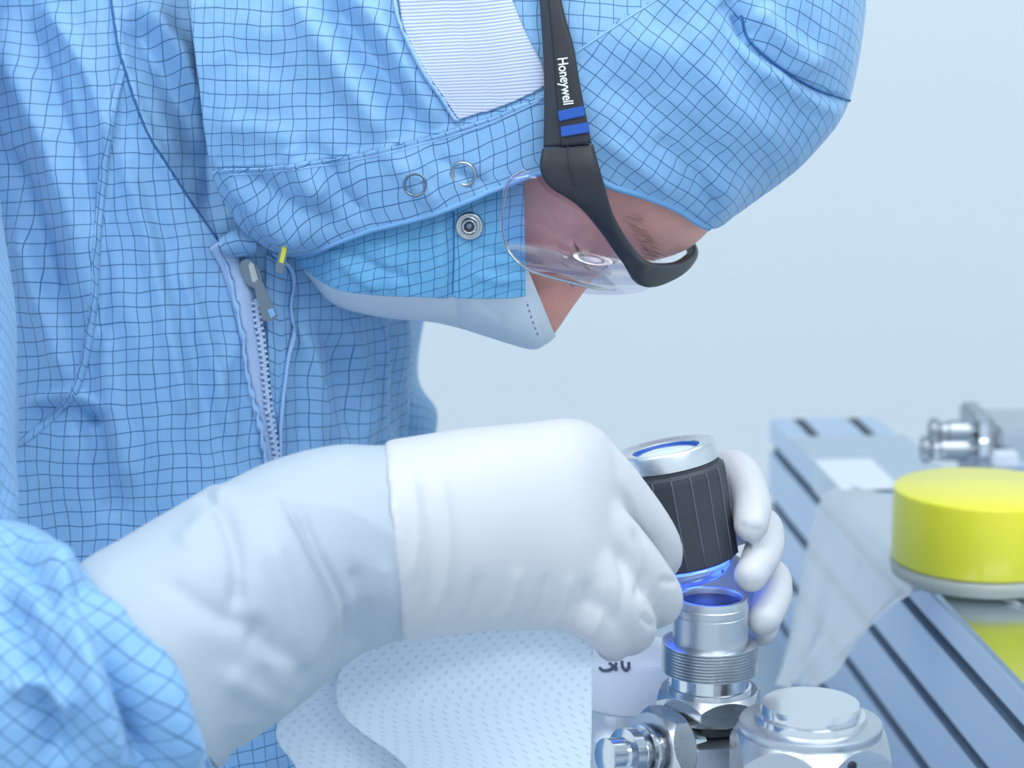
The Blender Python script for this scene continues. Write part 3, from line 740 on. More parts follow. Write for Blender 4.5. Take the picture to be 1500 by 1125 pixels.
cf = coons([(326, 352), (352, 338), (388, 344)], [(388, 344), (384, 356), (378, 372)], [(338, 378), (356, 376), (378, 372)], [(326, 352), (330, 366), (338, 378)], 20, 30)
X, nn = cast(TB, cf[..., 0], cf[..., 1], 0)
X -= FV * (.008 + .008 * np.sin(np.linspace(0, 1, 20) * math.pi) ** .6)[:, None, None]; uu, vv = grid_uv(X)
solid(obj('collar_fold', grid_mesh('collar_fold', X, uv=(vv, uu)), 'fabric_band', person), .0012, 0)
# --- legs (below the frame) and boots
for k, (lx, ly) in enumerate(((-.05, -.07), (.06, .08))):
    hip = np.array([feet[0] + lx, feet[1] + ly, .80]); kn = hip * [1, 1, 0] + [.02, 0, .46]; an = hip * [1, 1, 0] + [-.01, 0, .09]
    obj('trouser_leg', tube_mesh('trouser_leg', [hip + [0, 0, .05], hip, kn, an], [.10, .105, .08, .065], 24, 40), 'seam_blue', person)
    obj('boot', tube_mesh('boot', [an + [-.05, 0, -.045], an + [-.02, 0, -.04], an + [.09, 0, -.05], an + [.16, 0, -.058]], [.03, .045, .04, .03], 16, 20), 'boot', person)

# --- right arm: upper sleeve hanging near the camera, forearm sleeve
def ring_loft(secs, n, m, ex=1.0):
    """sections: A(px,py) top/left edge, B(px,py), distance of the middle, half thickness"""
    s = spline([(a[0], a[1], b[0], b[1], d, th) for a, b, d, th in secs], n)
    a_ = np.linspace(0, 2 * math.pi, m, endpoint=False); c = np.sign(np.cos(a_)) * np.abs(np.cos(a_)) ** ex; sn_ = np.sign(np.sin(a_)) * np.abs(np.sin(a_)) ** ex
    px = ((s[:, 0] + s[:, 2]) / 2)[:, None] + ((s[:, 2] - s[:, 0]) / 2)[:, None] * c[None]
    py = ((s[:, 1] + s[:, 3]) / 2)[:, None] + ((s[:, 3] - s[:, 1]) / 2)[:, None] * c[None]
    return P(px, py, s[:, 4:5] - s[:, 5:6] * sn_[None])
G = ring_loft([((-60, -310), (180, -250), 1.19, .085), ((-190, -200), (60, -190), 1.13, .085), ((-255, 20), (-35, 0), 1.05, .07), ((-275, 250), (-8, 240), .97, .065), ((-270, 450), (21, 440), .93, .07), ((-270, 620), (23, 620), .90, .065), ((-260, 760), (20, 780), .875, .06), ((-230, 900), (0, 950), .85, .055)], 160, 160)
u, v = grid_uv(G, 80, 40); N = outward(G)
G = G + N * (1e-3 * (noise2(u / .04, v / .03, 12) * 2))[..., None]
obj('upper_sleeve', fix_normals(grid_mesh('upper_sleeve', G, closed_j=True, uv=(v, u), caps=True)), 'fabric_sleeve', person)
G = ring_loft([((-330, 930), (-120, 1330), .85, .05), ((-200, 800), (0, 1330), .835, .06), ((-60, 768), (130, 1290), .83, .062), ((40, 766), (230, 1230), .828, .060), ((95, 800), (292, 1180), .83, .054), ((122, 838), (316, 1132), .835, .049), ((124, 846), (312, 1128), .836, .047)], 260, 260)
u, v = grid_uv(G, 130, 65); N = outward(G)
ff = [([(60, 790), (120, 900), (150, 1010), (180, 1125)], 24, 7), ([(95, 840), (150, 960), (190, 1060), (215, 1130)], 18, -8), ([(150, 870), (210, 960), (250, 1060), (280, 1130)], 22, 6), ([(0, 860), (50, 960), (70, 1050), (90, 1130)], 26, -6), ([(20, 1010), (60, 1000), (110, 1040)], 16, 6), ([(0, 790), (50, 830), (90, 900)], 20, -4), ([(130, 855), (180, 862), (222, 900), (250, 960)], 10, -5), ([(190, 880), (240, 960), (262, 1020)], 9, 4)]
G = fold(G, N, [(a, b, c * 1.5) for a, b, c in ff])
G = G + N * (1e-3 * (noise2(u / .03, v / .03, 22) * 1.6))[..., None]
o = obj('forearm_sleeve', fix_normals(grid_mesh('forearm_sleeve', G, closed_j=True, uv=(v, u), caps=False)), 'fabric_sleeve', person); solid(o, .0012)

# --- left sleeve behind
G = ring_loft([((520, 200), (640, 380), 1.30, .06), ((540, 480), (612, 540), 1.31, .06), ((520, 660), (640, 602), 1.29, .05), ((580, 780), (650, 668), 1.26, .045), ((740, 840), (780, 715), 1.19, .040), ((850, 850), (880, 725), 1.15, .036)], 120, 100)
u, v = grid_uv(G, 60, 20)
obj('far_sleeve', fix_normals(grid_mesh('far_sleeve', G, closed_j=True, uv=(v, u), caps=True)), 'fabric_sleeve', person)

# --- gloves
def bake_union(name, meshes, voxel, smooth_it, mat, parent, folds=(), noise=None):
    bm = bmesh.new()
    for me in meshes: bm.from_mesh(me)
    bmesh.ops.recalc_face_normals(bm, faces=bm.faces)
    me = bpy.data.meshes.new(name); bm.to_mesh(me); bm.free()
    tmp = bpy.data.objects.new(name + '_tmp', me); COL.objects.link(tmp)
    r_ = tmp.modifiers.new('r', 'REMESH'); r_.mode = 'VOXEL'; r_.voxel_size = voxel
    s = tmp.modifiers.new('s', 'SMOOTH'); s.factor = .5; s.iterations = smooth_it
    dg = bpy.context.evaluated_depsgraph_get(); ev = tmp.evaluated_get(dg)
    out = bpy.data.meshes.new_from_object(ev); out.name = name
    bpy.data.objects.remove(tmp)
    nv = len(out.vertices); X = np.zeros(nv * 3, np.float32); out.vertices.foreach_get('co', X); X = X.reshape(-1, 3).astype(float)
    Nn = np.zeros(nv * 3, np.float32); out.vertices.foreach_get('normal', Nn); Nn = Nn.reshape(-1, 3).astype(float)
    x, y, d = proj(X); V = CAM - X; V /= np.linalg.norm(V, axis=1, keepdims=True)
    wgt = np.clip(((Nn * V).sum(1) - .05) / .3, 0, 1); D = np.zeros(nv)
    for f in folds:
        dd, sd_, pos = polydist(x, y, spline(f[0], 30) if len(f[0]) > 2 else f[0])
        D += f[2] * 1e-3 * np.exp(-(dd / f[1]) ** 2) * np.clip(np.minimum(pos, 1 - pos) * 6 + .1, 0, 1) * wgt
    if noise: D += noise[1] * 1e-3 * noise2((X[:, 0] + X[:, 1] * .5) / noise[0], (X[:, 2] + X[:, 1] * .5) / noise[0], 31)
    X += Nn * D[:, None]; out.vertices.foreach_set('co', X.astype(np.float32).ravel()); out.update()
    out.materials.clear()
    return obj(name, out, mat, parent)
def fing(pts, rad):
    p, r_ = finger_pts(PP(np.array(pts)), np.array(rad) * 1e-3, 16); return tube_mesh('f', p, r_, 14)
body = grid_mesh('b', ring_loft([((562, 647), (588, 936), .8955, .0425), ((580, 642), (604, 938), .8975, .0430), ((660, 630), (680, 928), .906, .0385), ((760, 620), (780, 922), .915, .033), ((840, 613), (860, 925), .925, .031), ((885, 634), (895, 925), .933, .026), ((905, 672), (912, 910), .938, .020), ((915, 700), (922, 880), .94, .012)], 60, 60), closed_j=True, caps=True)
rg = bake_union('glove', [body,
    fing([(850, 660, .930), (905, 712, .938), (955, 772, .950), (972, 812, .962), (958, 838, .982)], [12, 11, 9.5, 9, 8]),
    fing([(850, 740, .918), (910, 800, .925), (952, 850, .936), (968, 880, .950), (958, 895, .972)], [13, 12, 10.5, 10, 8.5]),
    fing([(850, 820, .912), (895, 870, .917), (925, 905, .925), (930, 925, .940), (920, 935, .96)], [13, 12, 10, 9.5, 8.5]),
    fing([(830, 880, .912), (870, 905, .916), (895, 930, .926), (898, 945, .945)], [11, 10.5, 9.5, 8]),
    ], .0017, 6, 'glove', person,
    folds=[([(640, 690), (655, 770), (650, 850), (625, 925)], 9, 1.4), ([(620, 700), (635, 790), (625, 880), (600, 930)], 8, -1.2), ([(600, 690), (612, 780), (600, 860)], 7, 1.0),
           ([(700, 840), (690, 890), (660, 925)], 8, -1.0), ([(760, 830), (750, 880), (720, 920)], 8, 1.0), ([(800, 840), (790, 890), (765, 920)], 7, -1.1), ([(835, 840), (825, 890), (800, 922)], 6, 1.1), ([(860, 850), (850, 895), (830, 930)], 6, -1.2), ([(885, 850), (880, 900), (860, 940)], 5, 1.0), ([(905, 800), (915, 860), (900, 920)], 7, -1.2),
           ([(930, 770), (945, 830), (935, 880)], 8, -2.2), ([(965, 850), (985, 852), (1000, 850)], 5, -1.5), ([(940, 900), (955, 915), (975, 915)], 5, -1.6), ([(900, 690), (930, 740), (950, 790)], 8, 1.0)], noise=(.03, .4))
tag(rg, 'white glove of the near right hand closed into a loose fist')
# long cuff of the right glove / white under-sleeve
G = ring_loft([((150, 870), (300, 1090), .842, .040), ((118, 832), (318, 1128), .840, .046), ((200, 780), (350, 1098), .850, .047), ((292, 712), (402, 1066), .862, .047), ((330, 700), (425, 1050), .866, .047), ((400, 672), (460, 1020), .875, .046), ((490, 651), (522, 962), .886, .0445), ((566, 647), (588, 938), .895, .0415), ((610, 642), (622, 932), .900, .039)], 260, 220)
u, v = grid_uv(G, 100, 50); N = outward(G)
cfold = [([(340, 700), (310, 740), (260, 800)], 16, 2), ([(290, 712), (330, 760), (350, 830), (345, 900)], 14, -3), ([(390, 780), (425, 880), (430, 960), (400, 1030)], 20, 2.5), ([(240, 850), (330, 905), (400, 925)], 16, -1.8), ([(415, 735), (453, 801), (487, 870), (499, 933), (488, 990)], 4.5, 2.2, .4), ([(440, 745), (470, 810), (505, 880), (512, 940)], 7, -1.6), ([(520, 830), (535, 900), (520, 960)], 13, -2), ([(560, 820), (570, 890), (550, 950)], 12, 1.2), ([(360, 930), (420, 960), (450, 1000)], 18, -2), ([(330, 990), (380, 1020), (430, 1045)], 18, 2),
         ([(568, 650), (600, 710), (612, 780), (600, 860)], 4, 1.2)]
G = fold(G, N, cfold)
G = G + N * (1e-3 * (noise2(u / .03, v / .03, 17) * 1.2 - np.abs(noise2(u / .05 + v / .04, v / .05 - u / .06, 19)) * 1.5))[..., None]
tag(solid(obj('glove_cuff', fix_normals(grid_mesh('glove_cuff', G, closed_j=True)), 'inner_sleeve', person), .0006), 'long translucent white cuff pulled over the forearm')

palm = grid_mesh('p', ring_loft([((830, 720), (850, 830), 1.16, .028), ((900, 700), (915, 850), 1.125, .03), ((960, 680), (985, 870), 1.095, .026), ((1020, 670), (1050, 900), 1.075, .022), ((1060, 680), (1090, 905), 1.063, .016)], 40, 40), closed_j=True, caps=True)
lg = bake_union('glove', [palm,
    fing([(1030, 700, 1.072), (1074, 686, 1.052), (1094, 712, 1.024), (1101, 745, 1.002), (1100, 769, .990)], [9.5, 9.5, 9.5, 9.2, 8.2]),
    fing([(1040, 780, 1.072), (1110, 768, 1.050), (1122, 790, 1.020), (1113, 818, .998), (1101, 842, .986)], [9.5, 9.5, 9.3, 9.0, 8.2]),
    fing([(1040, 850, 1.072), (1122, 840, 1.050), (1133, 862, 1.022), (1128, 886, 1.004), (1119, 905, .996)], [9, 9, 8.8, 8.5, 7.8]),
    fing([(1040, 890, 1.072), (1100, 888, 1.055), (1118, 905, 1.035), (1116, 925, 1.022)], [8.5, 8.5, 8, 7]),
    fing([(960, 780, 1.09), (935, 740, 1.05), (930, 720, 1.025), (940, 700, 1.01)], [11, 10, 9, 8]),
    ], .0015, 3, 'glove', person, folds=[([(1092, 700), (1110, 735), (1120, 770)], 6, .5), ([(1080, 765), (1095, 775), (1120, 778)], 5, -.7), ([(1082, 850), (1100, 858), (1118, 852)], 5, -.4)], noise=(.02, .5))
tag(lg, 'white glove of the far left hand curled around the loupe')

# --- hood: open horseshoe sections from throat to crown
hs = [  # A edge px,py ; T top px,py ; bulge px,py ; half width ; start angle
    (432, 372, 345, -300, -108, 16, .085, -72), (470, 362, 395, -350, -76, 10, .089, -50), (546, 336, 450, -400, -26, 4, .093, -38), (634, 313, 560, -440, -12, 0, .098, -29), (728, 277, 700, -450, 0, 0, .100, -25), (790, 254, 790, -450, 0, 0, .100, -25),
    (850, 254, 880, -440, 0, 0, .100, -27), (897, 274, 980, -420, 0, 0, .098, -32), (945, 288, 1045, -390, 4, 0, .096, -42), (990, 306, 1105, -350, 8, 0, .092, -52), (1042, 334, 1165, -290, 12, 0, .084, -66), (1078, 314, 1190, -250, 12, 0, .079, -84), (1110, 291, 1215, -215, 10, 0, .073, -90), (1150, 262, 1235, -180, 8, 0, .065, -90),
    (1190, 225, 1252, -145, 5, 0, .056, -90), (1236, 165, 1266, -95, 2, 0, .040, -90), (1256, 95, 1271, -40, 0, 0, .022, -90), (1266, 28, 1268, 5, 0, 0, .006, -90), (1267.5, 17, 1267.6, 16.4, 0, 0, .0002, -90)]
n, m = 460, 420
Hs = spline(hs, n)
th = np.linspace(0, 1, m)
t0 = np.radians(np.clip(Hs[:, 7], -90, -20))[:, None]
TH = t0 + (math.pi - 2 * t0) * th[None]
E = (Hs[:, 2:4] - Hs[:, 0:2]) / (1 - np.sin(t0)); C0 = Hs[:, 2:4] - E
ct = np.sign(np.cos(TH)) * np.abs(np.cos(TH)) ** .9
bul = np.cos(TH) ** 2 - np.cos(t0) ** 2 * (1 - th[None]) ** 2 * 0
kb = np.clip((np.cos(TH) ** 2 - np.cos(t0) ** 2) / (1 - np.cos(t0) ** 2 + 1e-3), 0, 1); kb = np.where(np.sin(TH) < 0, 1 - (1 - kb) ** 3.2, kb)
kx = Hs[:, 4:5] * kb; ky = Hs[:, 5:6] * kb
kx = np.where(np.abs(Hs[:, 4:5]) > 0, kx, 0)
PXh = C0[:, :1] + E[:, :1] * np.sin(TH) + kx; PYh = C0[:, 1:2] + E[:, 1:2] * np.sin(TH) + ky
HG = P(PXh, PYh, HC - Hs[:, 6:7] * ct)
hq = HG - P(760, 0, HC); hx, hy = hq @ RV, hq @ UV_
u = .20 * np.arcsin(np.clip(hx / .20, -.98, .98)); v = .17 * np.arcsin(np.clip((hy - .02) / .17, -.98, .98))
N = outward(HG, False)
SEAM1 = [(322, 246), (400, 242), (480, 232), (560, 217), (640, 196), (720, 170), (800, 137), (845, 112)]
hf = [([(470, -10), (525, 60), (575, 130), (612, 195)], 20, -6), ([(510, -20), (570, 60), (610, 130), (645, 185)], 16, 4), ([(420, -20), (470, 60), (530, 150), (570, 205)], 20, 4),
      ([(330, 60), (420, 110), (520, 190)], 30, -2), ([(320, 180), (420, 200), (500, 235)], 18, 2), ([(440, 200), (480, 235), (500, 280), (540, 320)], 14, -3), ([(420, 215), (440, 250), (470, 290)], 14, 3), ([(560, 215), (590, 250), (640, 300)], 12, 1.8), ([(360, 250), (420, 300), (500, 330)], 20, -3), ([(340, 270), (400, 330), (450, 350)], 14, 3),
      ([(640, 230), (680, 255), (720, 270)], 10, -1.5),
      ([(1083, 25), (1098, 62), (1150, 105), (1200, 134), (1248, 150)], 5, -2.2, 1), ([(1070, 40), (1090, 80), (1145, 122), (1195, 152), (1240, 168)], 12, 2.0), ([(1060, 0), (1080, 28), (1100, 60)], 16, -3), ([(1110, 10), (1140, 50), (1200, 100)], 18, 3),
      ([(870, 120), (960, 160), (1050, 230), (1090, 270)], 30, -2), ([(900, 60), (1000, 90), (1080, 160), (1140, 220)], 26, 2), ([(1010, 20), (1050, 120), (1060, 220), (1040, 310)], 22, 2), ([(960, 200), (1020, 260), (1045, 310)], 16, -2.2), ([(880, 200), (930, 240), (985, 285)], 14, 1.5),
      (SEAM1, 4, 1.0, 1)]
HG = fold(HG, N, [(f[0], f[1], f[2] * 1.35) + tuple(f[3:]) for f in hf])
nz = noise2(u / .045, v / .04, 41) * 2.0 + noise2(u / .018, v / .022, 42) * .7 - np.abs(noise2(u / .05 + v / .06, v / .03 - u / .1, 43)) * 1.6
sgn = 1.0
edge = np.clip(np.minimum(np.arange(m), np.arange(m)[::-1]) / 25, 0, 1)[None]; pole = np.clip((n - 1 - np.arange(n)) / 60, 0, 1)[:, None]
HG = HG + N * (nz * 1e-3 * sgn * edge * pole)[..., None]
xh, yh, dh = proj(HG)
def sd(poly):
    dd, s_, _ = polydist(xh, yh, np.array(poly, float)); return dd * s_
a1 = sd([(800, 300), (838, 80), (905, 30), (955, 0), (1200, -300)]); a2 = sd([(1060, -300), (1083, 25), (1098, 62), (1150, 105), (1200, 134), (1300, 170)])
hood = obj('hood', fix_normals(grid_mesh('hood', HG, uv=(u, v), attrs={'sd_crown': a1, 'sd_back': -a2})), 'fabric_hood', person)
solid(hood, .0008, 0)
HB = grid_bvh(HG)
# chin band: the strip of the hood below the seam, a second layer
col_top = np.zeros(n); sea = spline(SEAM1, 60)
kmax = int(np.argmin(np.abs(Hs[:, 0] - 842)))
for i in range(kmax + 1):
    dd, s_, _ = polydist(xh[i, :m // 2], yh[i, :m // 2], sea)
    below = np.where(s_ * 1 > 0)[0]
    j = np.argmin(dd); col_top[i] = j
col_top[:kmax + 1] = np.convolve(np.pad(col_top[:kmax + 1], 4, 'edge'), np.ones(9) / 9, 'valid')
BG = np.zeros((kmax + 1, 60, 3)); NB = outward(HG, False)
for i in range(kmax + 1):
    jj = np.linspace(0, col_top[i], 60); f0 = np.floor(jj).astype(int); fr = (jj - f0)[:, None]; f1 = np.minimum(f0 + 1, m - 1)
    q = HG[i, f0] * (1 - fr) + HG[i, f1] * fr; nn = NB[i, f0]
    BG[i] = q + nn * .0014
bu, bv = grid_uv(BG, kmax // 2, 0)
band = solid(obj('chin_band', fix_normals(grid_mesh('chin_band', BG, uv=(bu, bv))), 'fabric_band', person), .0010, 0)
BB = grid_bvh(BG)
ribbon('band_stitch', BB, [(335, 256), (400, 251), (480, 241), (560, 226), (640, 205), (720, 179), (790, 148)], 1.6, .0003, 'piping', band)
ribbon('crown_seam', HB, [(1086, 22), (1099, 60), (1150, 103), (1200, 132), (1246, 148)], 2.6, .0004, 'seam_dark', hood)
ribbon('crown_panel_seam', HB, [(842, 78), (905, 36), (955, 4), (975, -10)], 2.4, .0003, 'seam_pale', hood)
# hem along the forehead edge and the chin band edge
q = HG[int(n * .40):int(n * .60), 0]
i0 = int(np.argmin(np.abs(Hs[:, 0] - 880))); i1 = int(np.argmin(np.hypot(Hs[:, 0] - 1042, Hs[:, 1] - 334)))
obj('forehead_hem', tube_mesh('forehead_hem', HG[i0:i1:4, 0], .0016, 8), 'seam_blue', hood)
obj('band_hem', tube_mesh('band_hem', BG[2:kmax - 2:4, 0], .0013, 8), 'seam_blue', band)
# ear mesh patch
cp = coons([(583, -25), (660, -30), (735, -35)], [(735, -35), (770, 50), (793, 95), (801, 124)], [(673, 177), (725, 160), (770, 142), (801, 124)], [(583, -25), (592, 45), (618, 100), (646, 140), (673, 177)], 60, 50)
X, nn = cast(HB, cp[..., 0], cp[..., 1], .0018); uu, vv = grid_uv(X)
solid(obj('ear_mesh', grid_mesh('ear_mesh', X, uv=(uu, vv)), 'ear_mesh', hood), .0006, 0)
ribbon('mesh_border', HB, [(578, -20), (588, 48), (614, 104), (642, 144), (672, 182)], 5, .0024, 'piping', hood)
# snaps on the band
def snap_ring(px, py, bvh, r0, r1, mat, nm):
    X, nn = cast(bvh, np.array([px]), np.array([py]), .0032)
    o = obj(nm, lathe(nm, [(r0, 0), (r0 * .5 + r1 * .5, .0012), (r1, .0008), (r1, -.0006), (r0, -.0006)], 40, X[0], nn[0], ref=UV_, closed=True), mat, band); return X[0], nn[0]
snap_ring(682, 250, BB, .0047, .0062, 'snap_metal', 'snap_ring'); snap_ring(609, 271, BB, .0043, .0055, 'zip_metal', 'snap_ring')

# --- mouth flap
def flap_loft(secs, n, m, W, ph0, ph1):
    s = spline(secs, n); ph = np.radians(np.linspace(ph0, ph1, m))[None]
    f = np.sin(ph) / math.sin(math.radians(ph1)) if ph1 <= 90 else np.sin(ph)
    x = s[:, 0:1] + (s[:, 2:3] - s[:, 0:1]) * f; y = s[:, 1:2] + (s[:, 3:4] - s[:, 1:2]) * f
    return P(x, y, HC - s[:, 4:5] * np.cos(ph))
fs = [(428, 352, 430, 374, .030), (450, 340, 452, 398, .044), (500, 325, 497, 424, .061), (560, 310, 560, 432, .071), (630, 290, 632, 435, .078), (700, 262, 702, 437, .081), (750, 246, 750, 436, .082), (767, 244, 770, 433, .082)]
FG = flap_loft(fs, 200, 120, 0, 0, 32); N = grid_normals(FG)
FG = fold(FG, N, closed_j=False, folds=[([(655, 300), (660, 360), (662, 440)], 5, -1.6, 1), ([(640, 300), (645, 380), (648, 440)], 8, 1.2), ([(480, 360), (520, 400), (560, 425)], 9, 1.6), ([(500, 350), (540, 385), (600, 410)], 9, -1.6), ([(690, 360), (730, 372), (765, 370)], 9, -1), ([(560, 350), (570, 400), (575, 430)], 8, 1.2), ([(600, 340), (606, 390), (610, 432)], 8, -1.2), ([(690, 400), (730, 410), (768, 408)], 8, 1.0)])
uu, vv = grid_uv(FG, 150, 0)
flp = solid(obj('mouth_flap', fix_normals(grid_mesh('mouth_flap', FG, uv=(uu, vv))), 'fabric_flap', person), .0012, 0)
FB = grid_bvh(FG)
FF = P(*[a for a in (lambda t: (t[0], t[1], 2 * HC - t[2]))(proj(FG))])
solid(obj('mouth_flap', grid_mesh('mouth_flap', FF, uv=(uu, vv)), 'fabric_flap', person), .0012, 0)
X, nn = cast(FB, np.array([688]), np.array([331]), .0012)
o = obj('snap_stud', lathe('snap_stud', [(.0003, .0010), (.0022, .0012), (.0026, .0034), (.0033, .0034), (.0036, .0012), (.0050, .0010), (.0056, .0018), (.0065, .0008), (.0066, -.0006), (.0003, -.0006)], 40, X[0], nn[0], ref=UV_), 'snap_metal', flp)
obj('snap_socket', lathe('snap_socket', [(.0003, .0014), (.0021, .0014), (.0021, .0018), (.0003, .0018)], 24, X[0], nn[0], ref=UV_), 'zip_metal', flp)
ribbon('flap_seam', FB, [(665, 310), (666, 370), (664, 432)], 1.6, .0003, 'seam_dark', flp)

# --- face mask
ms = [(425, 345, 430, 382, .022), (450, 372, 455, 410, .033), (480, 380, 482, 440, .044), (520, 380, 520, 456, .050), (580, 384, 580, 466, .054), (640, 388, 642, 473, .058), (700, 388, 708, 490, .057), (745, 384, 775, 510, .056), (762, 384, 800, 503, .054), (768, 384, 813, 491, .053)]
s = spline(ms, 160); ph = np.radians(np.linspace(-4, 184, 160))[None]
X_ = s[:, 0:1] + (s[:, 2:3] - s[:, 0:1]) * np.abs(np.sin(ph)) ** .9; Y_ = s[:, 1:2] + (s[:, 3:4] - s[:, 1:2]) * np.abs(np.sin(ph)) ** .9
MG = P(X_, Y_, HC - s[:, 4:5] * np.cos(ph)); N = grid_normals(MG)
MG = fold(MG, N, [([(668, 435), (668, 455), (674, 475)], 5, -1.6, 1), ([(680, 440), (720, 460), (760, 490)], 12, 1.2), ([(700, 440), (740, 470)], 7, -1), ([(470, 420), (520, 445), (600, 455)], 8, -1)])
MG = MG + N * (1e-3 * .5 * noise2(*[q / .018 for q in grid_uv(MG)], 51))[..., None]
msk = solid(obj('face_mask', fix_normals(grid_mesh('face_mask', MG)), 'mask_white', person), .0008, 0)
MB = grid_bvh(MG)
st = arcspline([(772, 445), (779, 468), (788, 492)], 18)
for k in range(0, 18, 3):
    seg = st[k:k + 2]; Xs, nn = cast(MB, seg[:, 0], seg[:, 1], .0004, HC - .03)
    obj('mask_stitch', tube_mesh('mask_stitch', Xs, .0004, 6), 'stitch', msk)

# --- head
UPX = np.array([.9, -.43]); FPXV = np.array([.43, .9]); UPX /= np.linalg.norm(UPX); FPXV = np.array([-UPX[1], UPX[0]])
upw = RV * UPX[0] - UV_ * UPX[1]; fwd = RV * FPXV[0] - UV_ * FPXV[1]; lat = -FV     # +lat = near side
HO = P(905, 375, HC)
ka = np.array([-120, -105, -90, -75, -60, -45, -25, -10, 0, 11, 22, 35, 47, 60, 75, 86, 94, 98]); kf = np.array([-55, -40, -22, -8, 1, 2, 0, 0, 1.5, 7, 11.5, 12, 8, 0, -16, -38, -66, -90.])
aa = np.linspace(-120, 98, 230); F0 = np.interp(aa, ka, kf); F0 = np.convolve(np.pad(F0, 6, 'edge'), np.ones(13) / 13, 'valid')
wid = np.interp(aa, [-120, -100, -80, -50, -20, 20, 50, 70, 86, 94, 98], [30, 36, 44, 56, 70, 72, 60, 48, 32, 18, 4])
mm = 260; psi = np.linspace(-math.pi, math.pi, mm, endpoint=False)
A2, PS = np.meshgrid(aa, psi, indexing='ij'); Wd = wid[:, None]
wv = Wd * np.sin(PS)
fb = np.where(np.cos(PS) >= 0, F0[:, None] - Wd * .98 * (1 - np.abs(np.cos(PS)) ** .9), F0[:, None] - Wd * .98 - Wd * 1.35 * np.abs(np.cos(PS)))
fr = np.clip(np.cos(PS) * 3, 0, 1)
g2 = lambda a0, w0, sa, sw: np.exp(-((A2 - a0) / sa) ** 2 - ((np.abs(wv) - w0) / sw) ** 2)
nose = np.interp(aa, [-64, -59, -53, -49, -45, -35, -22, -8, 4], [0, 2, 11, 18, 19.5, 14.5, 8.5, 2.5, 0])[:, None]; nw = np.interp(aa, [-60, -48, -22, 0], [13, 11.5, 7.5, 8])[:, None]
feat = nose * np.exp(-(np.abs(wv) / nw) ** 2.4) - 11 * g2(-11, 30, 11, 16) + 8.5 * g2(-14, 31, 7.5, 11) + 2.6 * g2(13, 26, 7, 20) + 4 * g2(-36, 40, 14, 18) + 3.5 * g2(-52, 13, 6, 5) - 1.8 * g2(-19.5, 30, 1.6, 13) - 1.5 * g2(-4, 31, 1.8, 13) - 1.2 * g2(-25, 30, 2, 12) + 1.0 * g2(-17, 30, 1.8, 12) - 2.2 * g2(-12, 15, 6, 5)
for a0, sl_ in ((-20, -.35), (-15, .05), (-9, .4)):      # fine lines beside the eye
    wa = np.abs(wv); feat = feat - 1.1 * np.exp(-((A2 - a0 - sl_ * (wa - 44)) / 1.1) ** 2 - ((wa - 54) / 7) ** 2)
feat = feat - 1.0 * g2(-27, 38, 1.6, 14) - .8 * g2(-6, 40, 1.5, 14)
fb = fb + fr * feat
HDG = HO + (upw * 1e-3) * A2[..., None] + (fwd * 1e-3) * fb[..., None] + (lat * 1e-3) * wv[..., None]
head = obj('head', fix_normals(grid_mesh('head', HDG, closed_j=True, caps=True)), 'skin', person)
HDB = grid_bvh(HDG, True)
def facept(a, w):
    i = np.argmin(np.abs(aa - a)); j = np.argmin(np.abs(wv[i] - w) + (np.cos(psi) < 0) * 1e3); return HDG[i, j]
# lashes and brow hairs
random.seed(5)
bm_l = bmesh.new()
def hair(p, dv, L, r0, bm):
    dv = dv / np.linalg.norm(dv); me = tube_mesh('h', [p, p + dv * L * .5 + fwd * L * .1, p + dv * L + fwd * L * .15], [r0, r0 * .8, r0 * .3], 4); bm.from_mesh(me); bpy.data.meshes.remove(me)
for k in range(26):
    w_ = 20 + k * .85; hair(facept(-19.2 + .004 * (w_ - 31) ** 2, w_), fwd * .8 + upw * .25 - lat * .25, .0075, .00020, bm_l)
me = bpy.data.meshes.new('eyelashes'); bm_l.to_mesh(me); bm_l.free(); o = obj('eyelashes', me, 'hair', head); o['kind'] = 'stuff'
bm_l = bmesh.new()
for k in range(110):
    w_ = random.uniform(14, 52); a_ = 12 + random.uniform(-3.2, 3.2) - .006 * (w_ - 30) ** 2
    hair(facept(a_, w_), lat * .35 + upw * random.uniform(.1, .6) + fwd * .35, random.uniform(.005, .008), .00005, bm_l)
me = bpy.data.meshes.new('eyebrow'); bm_l.to_mesh(me); bm_l.free(); o = obj('eyebrow', me, 'hair', head); o['kind'] = 'stuff'

# ------------------------------------------------------------------ safety glasses
gl = thing('safety_glasses', 'clear wraparound safety glasses with black arms and blue stripes on the face', 'safety glasses', P(830, 218, .984))
def bar_loft(name, secs, th, mat, parent, n=60):
    """flat bar: left edge, right edge px, distance; thickness in m"""
    s = spline(secs, n); L_ = P(s[:, 0], s[:, 1], s[:, 4]); R2 = P(s[:, 2], s[:, 3], s[:, 5])
    c = (L_ + R2) / 2; e = (R2 - L_) / 2; t = np.gradient(c, axis=0); nn = np.cross(t, e); nn /= np.linalg.norm(nn, axis=1, keepdims=True)
    a_ = np.linspace(0, 2 * math.pi, 28, endpoint=False); ca = np.sign(np.cos(a_)) * np.abs(np.cos(a_)) ** .45; sa = np.sign(np.sin(a_)) * np.abs(np.sin(a_)) ** .55
    G = c[:, None] + e[:, None] * ca[None, :, None] + nn[:, None] * (sa * th / 2)[None, :, None]
    return obj(name, fix_normals(grid_mesh(name, G, closed_j=True, caps=True)), mat, parent)
tarm = bar_loft('temple_arm', [(772, -230, 800, -230, .992, .992), (782, -110, 812, -110, .984, .984), (790, 0, 823, 0, .980, .980), (795, 70, 840, 66, .979, .979), (797, 140, 852, 135, .979, .979), (796, 216, 867, 210, .980, .980)], .0045, 'black_gloss', gl)
